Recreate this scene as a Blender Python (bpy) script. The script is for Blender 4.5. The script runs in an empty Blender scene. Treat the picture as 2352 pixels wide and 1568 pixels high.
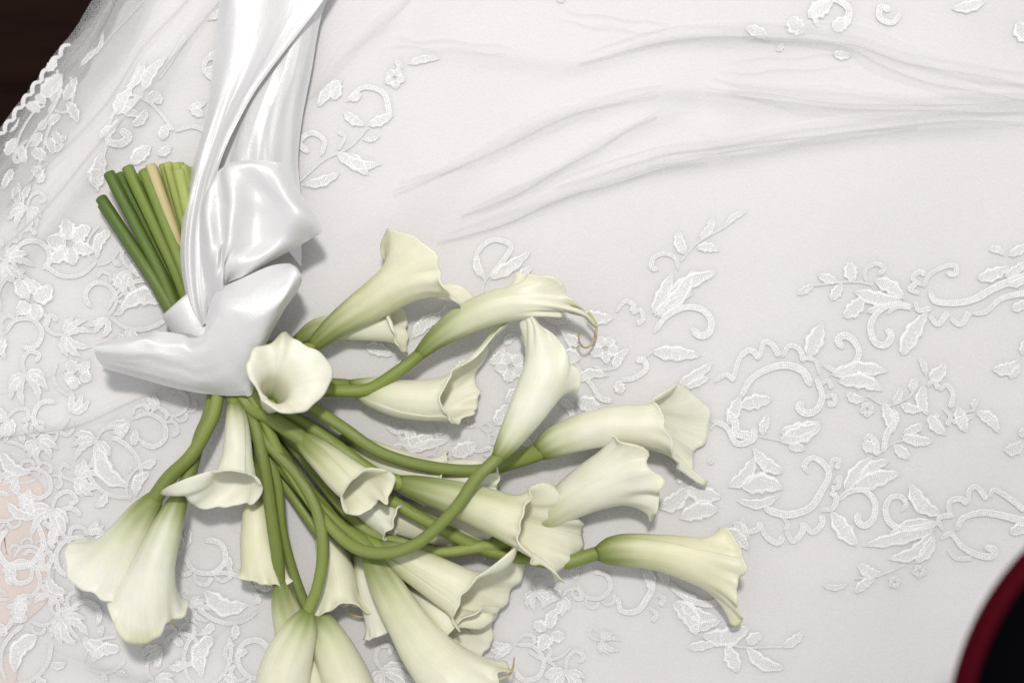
import bpy, math, random
import numpy as np
from mathutils import Vector

# ------------------------------------------------------------------ camera, light, exposure
SC = bpy.context.scene
COL = SC.collection
HCAM = 1.10                     # camera height above the dress (m)
FW = 0.80                       # width of the dress plane in view (m)
PXW, PXH = 2352.0, 1568.0       # picture units used for reading positions off the photograph
K = FW / PXW                    # metres per picture unit on the dress plane
random.seed(4); RNG = np.random.default_rng(7)

cam_d = bpy.data.cameras.new('camera'); cam = bpy.data.objects.new('camera', cam_d); COL.objects.link(cam)
cam.location = (0, 0, HCAM); cam.rotation_euler = (0, 0, 0)
cam_d.sensor_width = 36; cam_d.lens = 36 * HCAM / FW
cam_d.clip_start = 0.02; cam_d.clip_end = 50
cam_d.dof.use_dof = True; cam_d.dof.focus_distance = HCAM - 0.024; cam_d.dof.aperture_fstop = 2.4
SC.camera = cam

world = bpy.data.worlds.new('World'); SC.world = world; world.use_nodes = True
bg = world.node_tree.nodes['Background']
bg.inputs['Color'].default_value = (0.985, 0.985, 1.0, 1); bg.inputs['Strength'].default_value = 0.66

ld = bpy.data.lights.new('flash', 'AREA'); ld.shape = 'DISK'; ld.size = 0.22; ld.energy = 40
ld.color = (1.0, 0.955, 0.925)
flash = bpy.data.objects.new('flash', ld); COL.objects.link(flash)
flash.location = (0.0, 0.86, 2.18)
flash.rotation_euler = (Vector((0.12, -0.12, 0)) - flash.location).to_track_quat('-Z', 'Y').to_euler()

SC.view_settings.view_transform = 'Standard'; SC.view_settings.look = 'None'
SC.view_settings.gamma = 1; SC.view_settings.exposure = -0.03; SC.view_settings.use_curve_mapping = False
SC.render.engine = 'CYCLES'
SC.cycles.transparent_max_bounces = 24; SC.cycles.max_bounces = 7; SC.cycles.transmission_bounces = 5

def P(x, y, z=0.0):
    """picture position at height z (mm) -> metres"""
    zz = z * 0.001
    f = (HCAM - zz) / HCAM
    return np.array([(x - PXW / 2) * K * f, -(y - PXH / 2) * K * f, zz])

# ------------------------------------------------------------------ helpers
def tag(o, label=None, cat=None, group=None, kind=None):
    if label: o['label'] = label
    if cat: o['category'] = cat
    if group: o['group'] = group
    if kind: o['kind'] = kind
    return o

def mesh_obj(name, verts, faces, mat, parent=None, smooth=True, col=None, uv=None):
    me = bpy.data.meshes.new(name)
    verts = np.asarray(verts, dtype=np.float32)
    if isinstance(faces, np.ndarray):
        n = len(faces); k = faces.shape[1]
        me.vertices.add(len(verts)); me.vertices.foreach_set('co', verts.ravel())
        me.loops.add(n * k); me.loops.foreach_set('vertex_index', faces.astype(np.int32).ravel())
        me.polygons.add(n); me.polygons.foreach_set('loop_start', np.arange(0, n * k, k, dtype=np.int32))
        me.update(calc_edges=True)
    else:
        me.from_pydata([tuple(v) for v in verts], [], faces); me.update()
    if smooth: me.polygons.foreach_set('use_smooth', [True] * len(me.polygons))
    if col is not None:
        a = me.color_attributes.new('tint', 'FLOAT_COLOR', 'POINT')
        c = np.ones((len(verts), 4), dtype=np.float32); c[:, :3] = col
        a.data.foreach_set('color', c.ravel())
    if uv is not None:
        a = me.attributes.new('along', 'FLOAT_VECTOR', 'POINT')
        u3 = np.zeros((len(verts), 3), dtype=np.float32); u3[:, :uv.shape[1]] = uv
        a.data.foreach_set('vector', u3.ravel())
    me.materials.append(mat)
    o = bpy.data.objects.new(name, me); COL.objects.link(o)
    if parent is not None: o.parent = parent
    return o

def empty(name, loc=(0, 0, 0)):
    o = bpy.data.objects.new(name, None); COL.objects.link(o); o.location = loc
    o.empty_display_size = 0.02
    return o

def grid_faces(nr, nc, wrap=False):
    r = np.arange(nr - 1)[:, None]; cmax = nc if wrap else nc - 1
    c = np.arange(cmax)[None, :]; c2 = (c + 1) % nc
    return np.stack([r * nc + c, r * nc + c2, (r + 1) * nc + c2, (r + 1) * nc + c], -1).reshape(-1, 4)

def crv(pts, n):
    """Catmull-Rom through pts, n samples evenly spaced by length"""
    p = np.asarray(pts, float)
    if len(p) == 2: p = np.array([p[0], (p[0] + p[1]) / 2, p[1]])
    q = np.vstack([2 * p[0] - p[1], p, 2 * p[-1] - p[-2]])
    out = []
    for i in range(1, len(q) - 2):
        a, b, c, d = q[i - 1], q[i], q[i + 1], q[i + 2]
        t = np.linspace(0, 1, 24, endpoint=False)[:, None]
        out.append(0.5 * (2 * b + (c - a) * t + (2 * a - 5 * b + 4 * c - d) * t**2 + (3 * b - a - 3 * c + d) * t**3))
    out.append(p[-1:]); out = np.vstack(out)
    s = np.r_[0, np.cumsum(np.linalg.norm(np.diff(out, axis=0), axis=1))]
    ss = np.linspace(0, s[-1], n)
    return np.stack([np.interp(ss, s, out[:, k]) for k in range(p.shape[1])], 1), s[-1]

def unit(v): return v / (np.linalg.norm(v, axis=-1, keepdims=True) + 1e-12)
def sst(x): x = np.clip(x, 0, 1); return x * x * (3 - 2 * x)

# ------------------------------------------------------------------ materials
def new_mat(name):
    m = bpy.data.materials.new(name); m.use_nodes = True
    nt = m.node_tree; b = nt.nodes['Principled BSDF']
    return m, nt, b
def N(nt, t, **kw):
    n = nt.nodes.new(t)
    for k, v in kw.items(): setattr(n, k, v)
    return n
def L(nt, a, b): nt.links.new(a, b)
def noise(nt, scale, detail=3, rough=0.55, vec=None):
    n = N(nt, 'ShaderNodeTexNoise'); n.inputs['Scale'].default_value = scale
    n.inputs['Detail'].default_value = detail; n.inputs['Roughness'].default_value = rough
    if vec is not None: L(nt, vec, n.inputs['Vector'])
    return n
def ramp(nt, fac, stops):
    r = N(nt, 'ShaderNodeValToRGB'); L(nt, fac, r.inputs['Fac'])
    e = r.color_ramp.elements
    while len(e) < len(stops): e.new(0.5)
    for el, (p, c) in zip(e, stops): el.position = p; el.color = (*c, 1)
    return r
def vmap(nt, src, scale):
    m = N(nt, 'ShaderNodeMapping'); m.inputs['Scale'].default_value = scale; L(nt, src, m.inputs['Vector']); return m.outputs['Vector']
def bump(nt, h, strength, dist, bsdf, prev=None):
    b = N(nt, 'ShaderNodeBump'); b.inputs['Strength'].default_value = strength; b.inputs['Distance'].default_value = dist
    L(nt, h, b.inputs['Height'])
    if prev is not None: L(nt, prev, b.inputs['Normal'])
    L(nt, b.outputs['Normal'], bsdf.inputs['Normal']); return b.outputs['Normal']
def mixc(nt, blend, fac, a, b):
    m = N(nt, 'ShaderNodeMix', data_type='RGBA', blend_type=blend)
    for sock, v in ((m.inputs[0], fac), (m.inputs[6], a), (m.inputs[7], b)):
        if hasattr(v, 'links'): L(nt, v, sock)
        else: sock.default_value = v if not isinstance(v, tuple) else (*v, 1)
    return m.outputs[2]

def mat_plant(name, rough, streak, subs, transl, bumpy):
    m, nt, b = new_mat(name)
    at = N(nt, 'ShaderNodeAttribute', attribute_name='tint')
    al = N(nt, 'ShaderNodeAttribute', attribute_name='along')
    n1 = noise(nt, 1.0, 4, 0.6, vmap(nt, al.outputs['Vector'], streak))
    r1 = ramp(nt, n1.outputs['Fac'], [(0.3, (0.86, 0.88, 0.76)), (0.62, (1.04, 1.04, 1.02))])
    c1 = mixc(nt, 'MULTIPLY', 0.55, at.outputs['Color'], r1.outputs['Color'])
    tc = N(nt, 'ShaderNodeTexCoord')
    n2 = noise(nt, 60, 4, 0.6, tc.outputs['Object'])
    r2 = ramp(nt, n2.outputs['Fac'], [(0.35, (0.90, 0.90, 0.82)), (0.65, (1.03, 1.03, 1.02))])
    c2 = mixc(nt, 'MULTIPLY', 0.5, c1, r2.outputs['Color'])
    L(nt, c2, b.inputs['Base Color'])
    b.inputs['Roughness'].default_value = rough
    b.inputs['Specular IOR Level'].default_value = 0.4
    if subs:
        b.inputs['Subsurface Weight'].default_value = subs
        b.inputs['Subsurface Radius'].default_value = (1.0, 0.9, 0.5)
        b.inputs['Subsurface Scale'].default_value = 0.0035
    nn = bump(nt, n1.outputs['Fac'], bumpy, 0.0006, b)
    n3 = noise(nt, 1400, 2, 0.5, tc.outputs['Object'])
    bump(nt, n3.outputs['Fac'], 0.12, 0.0004, b, nn)
    if transl:
        t = N(nt, 'ShaderNodeBsdfTranslucent'); L(nt, c2, t.inputs['Color'])
        mx = N(nt, 'ShaderNodeMixShader'); mx.inputs[0].default_value = transl
        L(nt, b.outputs[0], mx.inputs[1]); L(nt, t.outputs[0], mx.inputs[2])
        L(nt, mx.outputs[0], nt.nodes['Material Output'].inputs['Surface'])
    return m

M = {}
M['spathe'] = mat_plant('lily_spathe', 0.42, (9.0, 1.2, 1.0), 0.25, 0.16, 0.35)
M['stem'] = mat_plant('lily_stem', 0.40, (6.0, 1.1, 1.0), 0.0, 0.0, 0.9)
M['tip'] = mat_plant('lily_tip', 0.5, (3.0, 2.0, 1.0), 0.0, 0.0, 0.2)

def mat_satin():
    m, nt, b = new_mat('ribbon_satin')
    tc = N(nt, 'ShaderNodeTexCoord'); al = N(nt, 'ShaderNodeAttribute', attribute_name='along')
    b.inputs['Base Color'].default_value = (0.70, 0.70, 0.703, 1)
    b.inputs['Roughness'].default_value = 0.33; b.inputs['Specular IOR Level'].default_value = 0.5
    b.inputs['Anisotropic'].default_value = 0.55
    b.inputs['Sheen Weight'].default_value = 0.15; b.inputs['Sheen Roughness'].default_value = 0.3
    w = N(nt, 'ShaderNodeTexWave', wave_type='BANDS', bands_direction='X'); w.inputs['Scale'].default_value = 1.0
    w.inputs['Distortion'].default_value = 0.6; w.inputs['Detail'].default_value = 2
    L(nt, vmap(nt, al.outputs['Vector'], (9, 1, 1)), w.inputs['Vector'])
    n = noise(nt, 900, 3, 0.6, tc.outputs['Object'])
    n2 = noise(nt, 45, 4, 0.55, tc.outputs['Object'])
    p = bump(nt, w.outputs['Fac'], 0.05, 0.0003, b)
    p = bump(nt, n.outputs['Fac'], 0.65, 0.0005, b, p)
    bump(nt, n2.outputs['Fac'], 0.2, 0.005, b, p)
    rr = N(nt, 'ShaderNodeMapRange'); L(nt, n.outputs['Fac'], rr.inputs['Value'])
    rr.inputs['To Min'].default_value = 0.30; rr.inputs['To Max'].default_value = 0.54
    L(nt, rr.outputs[0], b.inputs['Roughness'])
    t = N(nt, 'ShaderNodeBsdfTranslucent'); t.inputs['Color'].default_value = (0.75, 0.77, 0.76, 1)
    mx = N(nt, 'ShaderNodeMixShader'); mx.inputs[0].default_value = 0.10
    L(nt, b.outputs[0], mx.inputs[1]); L(nt, t.outputs[0], mx.inputs[2])
    gl = N(nt, 'ShaderNodeBsdfGlossy'); gl.inputs['Color'].default_value = (0.93, 0.935, 0.95, 1)      # silk lustre of the floating threads
    L(nt, rr.outputs[0], gl.inputs['Roughness']); L(nt, b.inputs['Normal'].links[0].from_socket, gl.inputs['Normal'])
    mg = N(nt, 'ShaderNodeMixShader'); mg.inputs[0].default_value = 0.10
    L(nt, mx.outputs[0], mg.inputs[1]); L(nt, gl.outputs[0], mg.inputs[2])
    L(nt, mg.outputs[0], nt.nodes['Material Output'].inputs['Surface'])
    return m
M['satin'] = mat_satin()

def mat_cloth():
    m, nt, b = new_mat('dress_underskirt_cloth')
    tc = N(nt, 'ShaderNodeTexCoord')
    n2 = noise(nt, 7, 4, 0.55, tc.outputs['Object'])
    r = ramp(nt, n2.outputs['Fac'], [(0.3, (0.705, 0.69, 0.69)), (0.7, (0.735, 0.723, 0.725))])
    L(nt, r.outputs['Color'], b.inputs['Base Color'])
    b.inputs['Roughness'].default_value = 0.55; b.inputs['Sheen Weight'].default_value = 0.15
    b.inputs['Specular IOR Level'].default_value = 0.35
    n1 = noise(nt, 700, 3, 0.65, tc.outputs['Object'])
    p = bump(nt, n1.outputs['Fac'], 0.14, 0.0003, b)
    n3 = noise(nt, 24, 4, 0.5, vmap(nt, tc.outputs['Object'], (0.5, 1.2, 1)))
    bump(nt, n3.outputs['Fac'], 0.18, 0.006, b, p)
    return m
M['cloth'] = mat_cloth()

def mat_tulle(name, alpha, col, net=False):
    """woven net: threads scatter light, holes let it through"""
    m, nt, b = new_mat(name)
    tc = N(nt, 'ShaderNodeTexCoord')
    if net:
        v = N(nt, 'ShaderNodeTexVoronoi', feature='DISTANCE_TO_EDGE'); v.inputs['Scale'].default_value = 520
        v.inputs['Randomness'].default_value = 0.35
        L(nt, tc.outputs['Object'], v.inputs['Vector'])
        th = N(nt, 'ShaderNodeMapRange'); L(nt, v.outputs['Distance'], th.inputs['Value'])
        th.inputs['From Min'].default_value = 0.06; th.inputs['From Max'].default_value = 0.30
        th.inputs['To Min'].default_value = min(1, alpha * 1.55); th.inputs['To Max'].default_value = alpha * 0.5
        fac = th.outputs[0]
    else:
        n = noise(nt, 420, 1, 0.6, tc.outputs['Object'])
        th = N(nt, 'ShaderNodeMapRange'); L(nt, n.outputs['Fac'], th.inputs['Value'])
        th.inputs['From Min'].default_value = 0.3; th.inputs['From Max'].default_value = 0.7
        th.inputs['To Min'].default_value = alpha * 0.88; th.inputs['To Max'].default_value = min(1, alpha * 1.12)
        fac = th.outputs[0]
    b.inputs['Base Color'].default_value = (*col, 1); b.inputs['Roughness'].default_value = 0.5
    b.inputs['Specular IOR Level'].default_value = 0.4
    t = N(nt, 'ShaderNodeBsdfTranslucent'); t.inputs['Color'].default_value = (*col, 1)
    mx0 = N(nt, 'ShaderNodeMixShader'); mx0.inputs[0].default_value = 0.3
    L(nt, b.outputs[0], mx0.inputs[1]); L(nt, t.outputs[0], mx0.inputs[2])
    tr = N(nt, 'ShaderNodeBsdfTransparent')
    mx = N(nt, 'ShaderNodeMixShader'); L(nt, fac, mx.inputs[0])
    L(nt, tr.outputs[0], mx.inputs[1]); L(nt, mx0.outputs[0], mx.inputs[2])
    L(nt, mx.outputs[0], nt.nodes['Material Output'].inputs['Surface'])
    return m
M['tulle'] = mat_tulle('dress_tulle', 0.34, (0.80, 0.79, 0.79))
M['net'] = mat_tulle('dress_tulle_net', 0.23, (0.78, 0.79, 0.78), True)
M['pleat'] = mat_tulle('dress_tulle_pleat', 0.15, (0.90, 0.89, 0.885))

def mat_lace():
    m, nt, b = new_mat('lace_thread')
    al = N(nt, 'ShaderNodeAttribute', attribute_name='along'); tc = N(nt, 'ShaderNodeTexCoord')
    w = N(nt, 'ShaderNodeTexWave', wave_type='BANDS', bands_direction='X'); w.inputs['Scale'].default_value = 1.0
    w.inputs['Distortion'].default_value = 3.5; w.inputs['Detail'].default_value = 3; w.inputs['Detail Scale'].default_value = 3.0
    L(nt, vmap(nt, al.outputs['Vector'], (1.0, 0.5, 0)), w.inputs['Vector'])
    n = noise(nt, 1100, 3, 0.7, tc.outputs['Object'])
    r = ramp(nt, w.outputs['Fac'], [(0.0, (0.60, 0.60, 0.60)), (0.6, (0.78, 0.78, 0.78))])  # stitch grooves greyer: shading between the threads painted into the colour
    sx = N(nt, 'ShaderNodeSeparateXYZ'); L(nt, al.outputs['Vector'], sx.inputs[0])
    L(nt, mixc(nt, 'MIX', sx.outputs[2], r.outputs['Color'], (0.84, 0.84, 0.84)), b.inputs['Base Color'])
    b.inputs['Roughness'].default_value = 0.36; b.inputs['Specular IOR Level'].default_value = 0.75
    b.inputs['Sheen Weight'].default_value = 0.3
    p = bump(nt, w.outputs['Fac'], 0.42, 0.0005, b)
    bump(nt, n.outputs['Fac'], 0.35, 0.0005, b, p)
    return m
M['lace'] = mat_lace()

def mat_simple(name, col, rough, bscale=None, bstr=0.2, bdist=0.001, var=0.0, sheen=0):
    m, nt, b = new_mat(name)
    tc = N(nt, 'ShaderNodeTexCoord')
    if var:
        n = noise(nt, 18, 5, 0.6, tc.outputs['Object'])
        r = ramp(nt, n.outputs['Fac'], [(0.3, tuple(c * (1 - var) for c in col)), (0.7, tuple(min(1, c * (1 + var)) for c in col))])
        L(nt, r.outputs['Color'], b.inputs['Base Color'])
    else: b.inputs['Base Color'].default_value = (*col, 1)
    b.inputs['Roughness'].default_value = rough; b.inputs['Sheen Weight'].default_value = sheen
    if max(col) < .2: b.inputs['Specular IOR Level'].default_value = .02
    if bscale:
        n = noise(nt, bscale, 4, 0.6, tc.outputs['Object']); bump(nt, n.outputs['Fac'], bstr, bdist, b)
    return m
M['skin_net'] = mat_simple('blush_lining', (0.72, 0.61, 0.55), 0.6, 700, 0.4, 0.0005, 0.06)
M['black'] = mat_simple('black_upholstery', (0.0012, 0.0012, 0.002), 0.9, 500, 0.3, 0.0006)
M['red'] = mat_simple('dark_red_piping', (0.045, 0.0015, 0.005), 0.6, 600, 0.3, 0.0006)
M['spadix'] = mat_simple('spadix_yellow', (0.75, 0.52, 0.08), 0.6, 1500, 0.6, 0.0008, 0.15)
def mat_wood():
    m, nt, b = new_mat('dark_floor_wood')
    tc = N(nt, 'ShaderNodeTexCoord')
    n = noise(nt, 1.0, 6, 0.65, vmap(nt, tc.outputs['Object'], (6, 40, 6)))
    r = ramp(nt, n.outputs['Fac'], [(0.3, (0.005, 0.002, 0.0013)), (0.7, (0.014, 0.0055, 0.0036))])
    L(nt, r.outputs['Color'], b.inputs['Base Color']); b.inputs['Roughness'].default_value = 0.5; b.inputs['Specular IOR Level'].default_value = .03
    bump(nt, n.outputs['Fac'], 0.2, 0.001, b); return m
M['wood'] = mat_wood()

# ------------------------------------------------------------------ the floor and the dress
GX0, GX1, GY0, GY1, STEP = -330, 2690, -270, 1850, 6
gx = np.arange(GX0, GX1 + 1, STEP, dtype=float); gy = np.arange(GY0, GY1 + 1, STEP, dtype=float)
XX, YY = np.meshgrid(gx, gy)

def dist_poly(pts, X, Y):
    """signed distance to polyline and position 0..1 along it"""
    c, ln = crv(pts, 40)
    best = np.full(X.shape, 1e9); sg = np.zeros(X.shape); tt = np.zeros(X.shape)
    for i in range(len(c) - 1):
        a, b = c[i], c[i + 1]; d = b - a; l2 = (d**2).sum()
        t = np.clip(((X - a[0]) * d[0] + (Y - a[1]) * d[1]) / l2, 0, 1)
        px = X - a[0] - t * d[0]; py = Y - a[1] - t * d[1]
        dd = np.hypot(px, py); m = dd < best
        best = np.where(m, dd, best); sg = np.where(m, np.sign(d[0] * py - d[1] * px), sg)
        tt = np.where(m, (i + t) / (len(c) - 1), tt)
    return best * sg, tt

def zb6(*pts): return [(658.6 + x * 0.72, y * 0.72) for x, y in pts]
# (line, height mm, width on the far side, width on the near side)
FOLDS = [
 (zb6((420, 800), (700, 690), (1000, 580), (1180, 530), (1340, 505), (1650, 450), (2050, 405), (2500, 395)), 9, 60, 16),
 (zb6((300, 640), (560, 520), (800, 400), (1000, 330), (1180, 285), (1350, 290), (1500, 312), (1900, 345), (2500, 345)), 9, 55, 22),
 (zb6((400, 760), (600, 660), (800, 560), (1050, 430), (1180, 365), (1330, 340)), 7, 40, 20),
 (zb6((700, 300), (930, 200), (1230, 122), (1550, 120), (1800, 135), (2000, 200), (2500, 300)), 8, 50, 16),
 (zb6((200, 170), (560, 150), (900, 190), (1200, 150)), 5, 50, 24),
 (zb6((1700, 140), (1900, 210), (2100, 290), (2500, 345)), 6, 40, 16),
 (zb6((850, 60), (1150, 110), (1500, 100)), 4, 40, 25),
 (zb6((60, 330), (200, 150), (330, 40), (400, -60)), 6, 40, 20),
 (zb6((400, 110), (540, 30), (640, -60)), 4, 40, 20),
 (zb6((1320, 290), (1400, 370), (1330, 470)), 5, 40, 40),
 ([(2690, 880), (2200, 560), (1900, 520), (1400, 560)], 4, 120, 90),
 ([(1350, 1430), (1700, 1500), (2100, 1480), (2690, 1350)], 5, 100, 80),
 ([(1700, 1240), (1900, 1330), (2150, 1290)], 5, 80, 60),
 ([(2120, 1090), (2330, 980), (2690, 900)], 5, 90, 60),
 # left side folds
 ([(620, -300), (440, 40), (300, 260), (150, 460), (0, 640), (-200, 900)], 20, 26, 34),
 ([(520, -300), (360, 60), (250, 230), (100, 430), (-100, 640)], 15, 22, 30),
 ([(700, -300), (500, 60), (380, 200), (270, 330)], 5, 26, 26),
 ([(480, 800), (350, 900), (180, 960), (60, 985), (-100, 1000)], 15, 60, 20),
 ([(560, 610), (300, 760), (150, 850), (-60, 930)], 4, 50, 40),
 ([(60, 1450), (200, 1500), (420, 1570), (600, 1700)], 13, 50, 26),
 ([(330, 1530), (500, 1440), (640, 1370)], 4, 40, 30),
 ([(650, 600), (900, 480), (1200, 330)], 4, 60, 40),
]
EDGE = [(315, -340), (190, -10), (95, 125), (-15, 275), (-215, 550), (-435, 890)]
def relief(X, Y):
    z = np.zeros(X.shape)
    for pts, h, w1, w2 in FOLDS:
        d, t = dist_poly(pts, X, Y)
        w = np.where(d < 0, w1, w2) * 1.35
        z = np.maximum(z, 0) + 0.42 * h * np.exp(-(d / w)**2) * sst(t * 2.6) * sst((1 - t) * 4 + 0.1)
    z += 1.6 * np.sin(X / 210 + 1.3 * np.sin(Y / 330)) * np.cos(Y / 260 + 0.7) + 0.8 * np.sin(X / 83 + Y / 141) + 1.5
    return z
d_edge, _ = dist_poly(EDGE, XX, YY)            # sign tells the side
if d_edge[-1, -1] < 0: d_edge = -d_edge        # positive = inside the dress
DRESS_Z = relief(XX, YY)
drop = sst(d_edge / 170.0)
DRESS_Z = DRESS_Z * drop - 22 * (1 - drop)

def dz(x, y):
    """height (mm) of the dress at picture positions"""
    x = np.asarray(x, float); y = np.asarray(y, float)
    fx = np.clip((x - GX0) / STEP, 0, len(gx) - 1.001); fy = np.clip((y - GY0) / STEP, 0, len(gy) - 1.001)
    ix = fx.astype(int); iy = fy.astype(int); ax = fx - ix; ay = fy - iy
    Z = DRESS_Z
    return (Z[iy, ix] * (1 - ax) * (1 - ay) + Z[iy, ix + 1] * ax * (1 - ay) + Z[iy + 1, ix] * (1 - ax) * ay + Z[iy + 1, ix + 1] * ax * ay)

def flat(X, Y, Z):   # dress-plane metres (heights are small: no perspective correction here)
    return np.stack([(X - PXW / 2) * K, -(Y - PXH / 2) * K, Z * 0.001], -1)

fl = mesh_obj('floor', [(-3, -3, -0.0265), (3, -3, -0.0265), (3, 3, -0.0265), (-3, 3, -0.0265)], [(0, 1, 2, 3)], M['wood'], smooth=False)
tag(fl, 'dark brown wooden floor beneath the dress', 'floor', kind='structure')

dress = empty('wedding_dress', (0, 0, -0.024))
tag(dress, 'white wedding dress of tulle and embroidered lace spread out under the bouquet', 'dress')
DO = np.array([0, 0, -0.024])
def dress_sheet(name, mat, inset, lift, wob=0, far=1e9):
    v = flat(XX, YY, DRESS_Z + lift).reshape(-1, 3) - DO
    f = grid_faces(len(gy), len(gx))
    e = d_edge + wob * (np.sin(YY / 37.0) + 0.6 * np.sin(YY / 17.0 + 1))
    dgy, dgx = np.gradient(d_edge, STEP)
    out = (inset - e) * (e < inset)
    ev = e.reshape(-1)
    keep = (ev[f] > inset).any(1) & (ev[f] < far).all(1)
    f = f[keep]
    v[:, 0] += (out * dgx).reshape(-1) * K; v[:, 1] -= (out * dgy).reshape(-1) * K
    used = np.unique(f); idx = np.full(len(v), -1); idx[used] = np.arange(len(used))
    # winding: y decreases with rows -> flip so that normals point up
    return mesh_obj(name, v[used], idx[f][:, ::-1], mat, dress)
dress_sheet('underskirt', M['cloth'], 88, -1.8, 9)
dress_sheet('tulle_layer', M['tulle'], 62, 0.62)
dress_sheet('hem_net', M['net'], 0, 0.7, 1.5, 170)
dress_sheet('hem_net', M['net'], 18, -0.7, 2, 150)
dress_sheet('hem_net', M['net'], 40, -1.2, 5, 130)

# gathered pleats of tulle lying over the skirt: doubled strips along the crease lines
def pleat(pts, w, lift=1.2, seed=0):
    c, ln = crv(pts, 90); t = unit(np.gradient(c, axis=0)); nrm = np.stack([-t[:, 1], t[:, 0]], 1)
    s = np.linspace(0, 1, 90); r = np.random.default_rng(seed)
    ww = w * (0.03 + 0.97 * np.sin(np.pi * s)**0.8) * (1 + 0.25 * np.sin(s * 9 + seed) + 0.15 * np.sin(s * 23 + seed * 2))
    rows = []
    for k, a in enumerate(np.linspace(-0.5, 0.5, 7)):
        q = c + nrm * (a * ww)[:, None] + nrm * (3 * np.sin(s * 14 + seed))[:, None]
        z = dz(q[:, 0], q[:, 1]) + lift + 1.8 * (1 - (2 * a)**2)
        rows.append(flat(q[:, 0], q[:, 1], z))
    v = np.stack(rows, 0).reshape(-1, 3) - DO
    return mesh_obj('tulle_pleat', v, grid_faces(7, 90), M['pleat'], dress)
PLEATS = [
 (zb6((480, 770), (700, 695), (900, 615), (1000, 583), (1180, 533), (1340, 511)), 40),
 (zb6((860, 600), (1180, 500), (1340, 480), (1650, 440), (2050, 398), (2450, 395)), 26),
 (zb6((1150, 540), (1400, 500), (1700, 447), (2000, 415)), 14),
 (zb6((340, 610), (560, 525), (800, 405), (1000, 335), (1180, 295)), 34),
 (zb6((1330, 285), (1500, 312), (1900, 345), (2200, 350), (2450, 342)), 44),
 (zb6((1400, 310), (1700, 340), (2000, 358), (2450, 330)), 20),
 (zb6((560, 690), (800, 580), (1050, 435), (1180, 372)), 26),
 (zb6((930, 205), (1230, 124), (1550, 122), (1800, 138), (2000, 205), (2450, 290)), 34),
 (zb6((1450, 125), (1750, 150), (1900, 215), (2100, 285), (2400, 330)), 30),
 (zb6((330, 150), (480, 155), (560, 160), (700, 180)), 14),
 (zb6((870, 70), (1050, 95), (1200, 118)), 12),
 (zb6((1380, 240), (1600, 225), (1800, 215)), 8),
 (zb6((60, 330), (200, 160), (330, 50), (420, -40)), 30),
 ([(540, -30), (400, 130), (330, 230), (215, 350), (100, 480), (-40, 620)], 46),
 ([(470, -30), (350, 90), (270, 215), (160, 330), (20, 470)], 34),
 ([(250, -30), (170, 90), (110, 180)], 30),
 ([(250, -30), (165, 120), (60, 280), (-40, 420)], 60),
 ([(480, 830), (330, 905), (180, 965), (90, 985), (-40, 1000)], 26),
 ([(300, 750), (150, 850), (0, 905)], 14),
 ([(100, 1470), (230, 1510), (420, 1580)], 30),
 ([(360, 1540), (500, 1450), (600, 1390)], 14),
]
for i, (p, w) in enumerate(PLEATS): pleat(p, w * 1.25, 1.3 + 0.35 * (i % 3), i)
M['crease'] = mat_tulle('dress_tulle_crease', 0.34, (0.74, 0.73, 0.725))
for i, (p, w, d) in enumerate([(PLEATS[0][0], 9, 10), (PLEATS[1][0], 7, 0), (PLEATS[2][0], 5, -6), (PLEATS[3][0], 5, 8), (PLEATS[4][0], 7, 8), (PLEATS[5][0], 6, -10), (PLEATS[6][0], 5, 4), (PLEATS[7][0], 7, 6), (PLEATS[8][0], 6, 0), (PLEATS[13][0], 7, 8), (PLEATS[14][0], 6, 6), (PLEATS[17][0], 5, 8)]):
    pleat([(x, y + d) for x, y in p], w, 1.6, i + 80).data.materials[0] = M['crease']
for i, (p, w) in enumerate(PLEATS[:13]): pleat([(x + 14, y - 16 - (i % 3) * 7) for x, y in p], w * 0.8, 2.3 + 0.3 * (i % 2), i + 40)

# blush lining seen through the lace at the bodice
def patch(name, outline, mat, lift):
    c, _ = crv(outline + outline[:1], 48); c = c[:-1]
    m = c.mean(0); rings = []
    for k in (0.0, 0.5, 1.0):
        q = m + (c - m) * max(k, 0.02); rings.append(flat(q[:, 0], q[:, 1], dz(q[:, 0], q[:, 1]) + lift))
    v = np.stack(rings).reshape(-1, 3) - DO
    return mesh_obj(name, v, grid_faces(3, 48, True), mat, dress)
patch('blush_lining', [(-60, 1090), (40, 1085), (95, 1110), (100, 1190), (118, 1260), (122, 1340), (90, 1400), (20, 1440), (-60, 1450)], M['skin_net'], -0.45)
patch('blush_lining', [(-40, 1540), (20, 1500), (40, 1530), (20, 1590), (-40, 1600)], M['skin_net'], -0.45)

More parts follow.
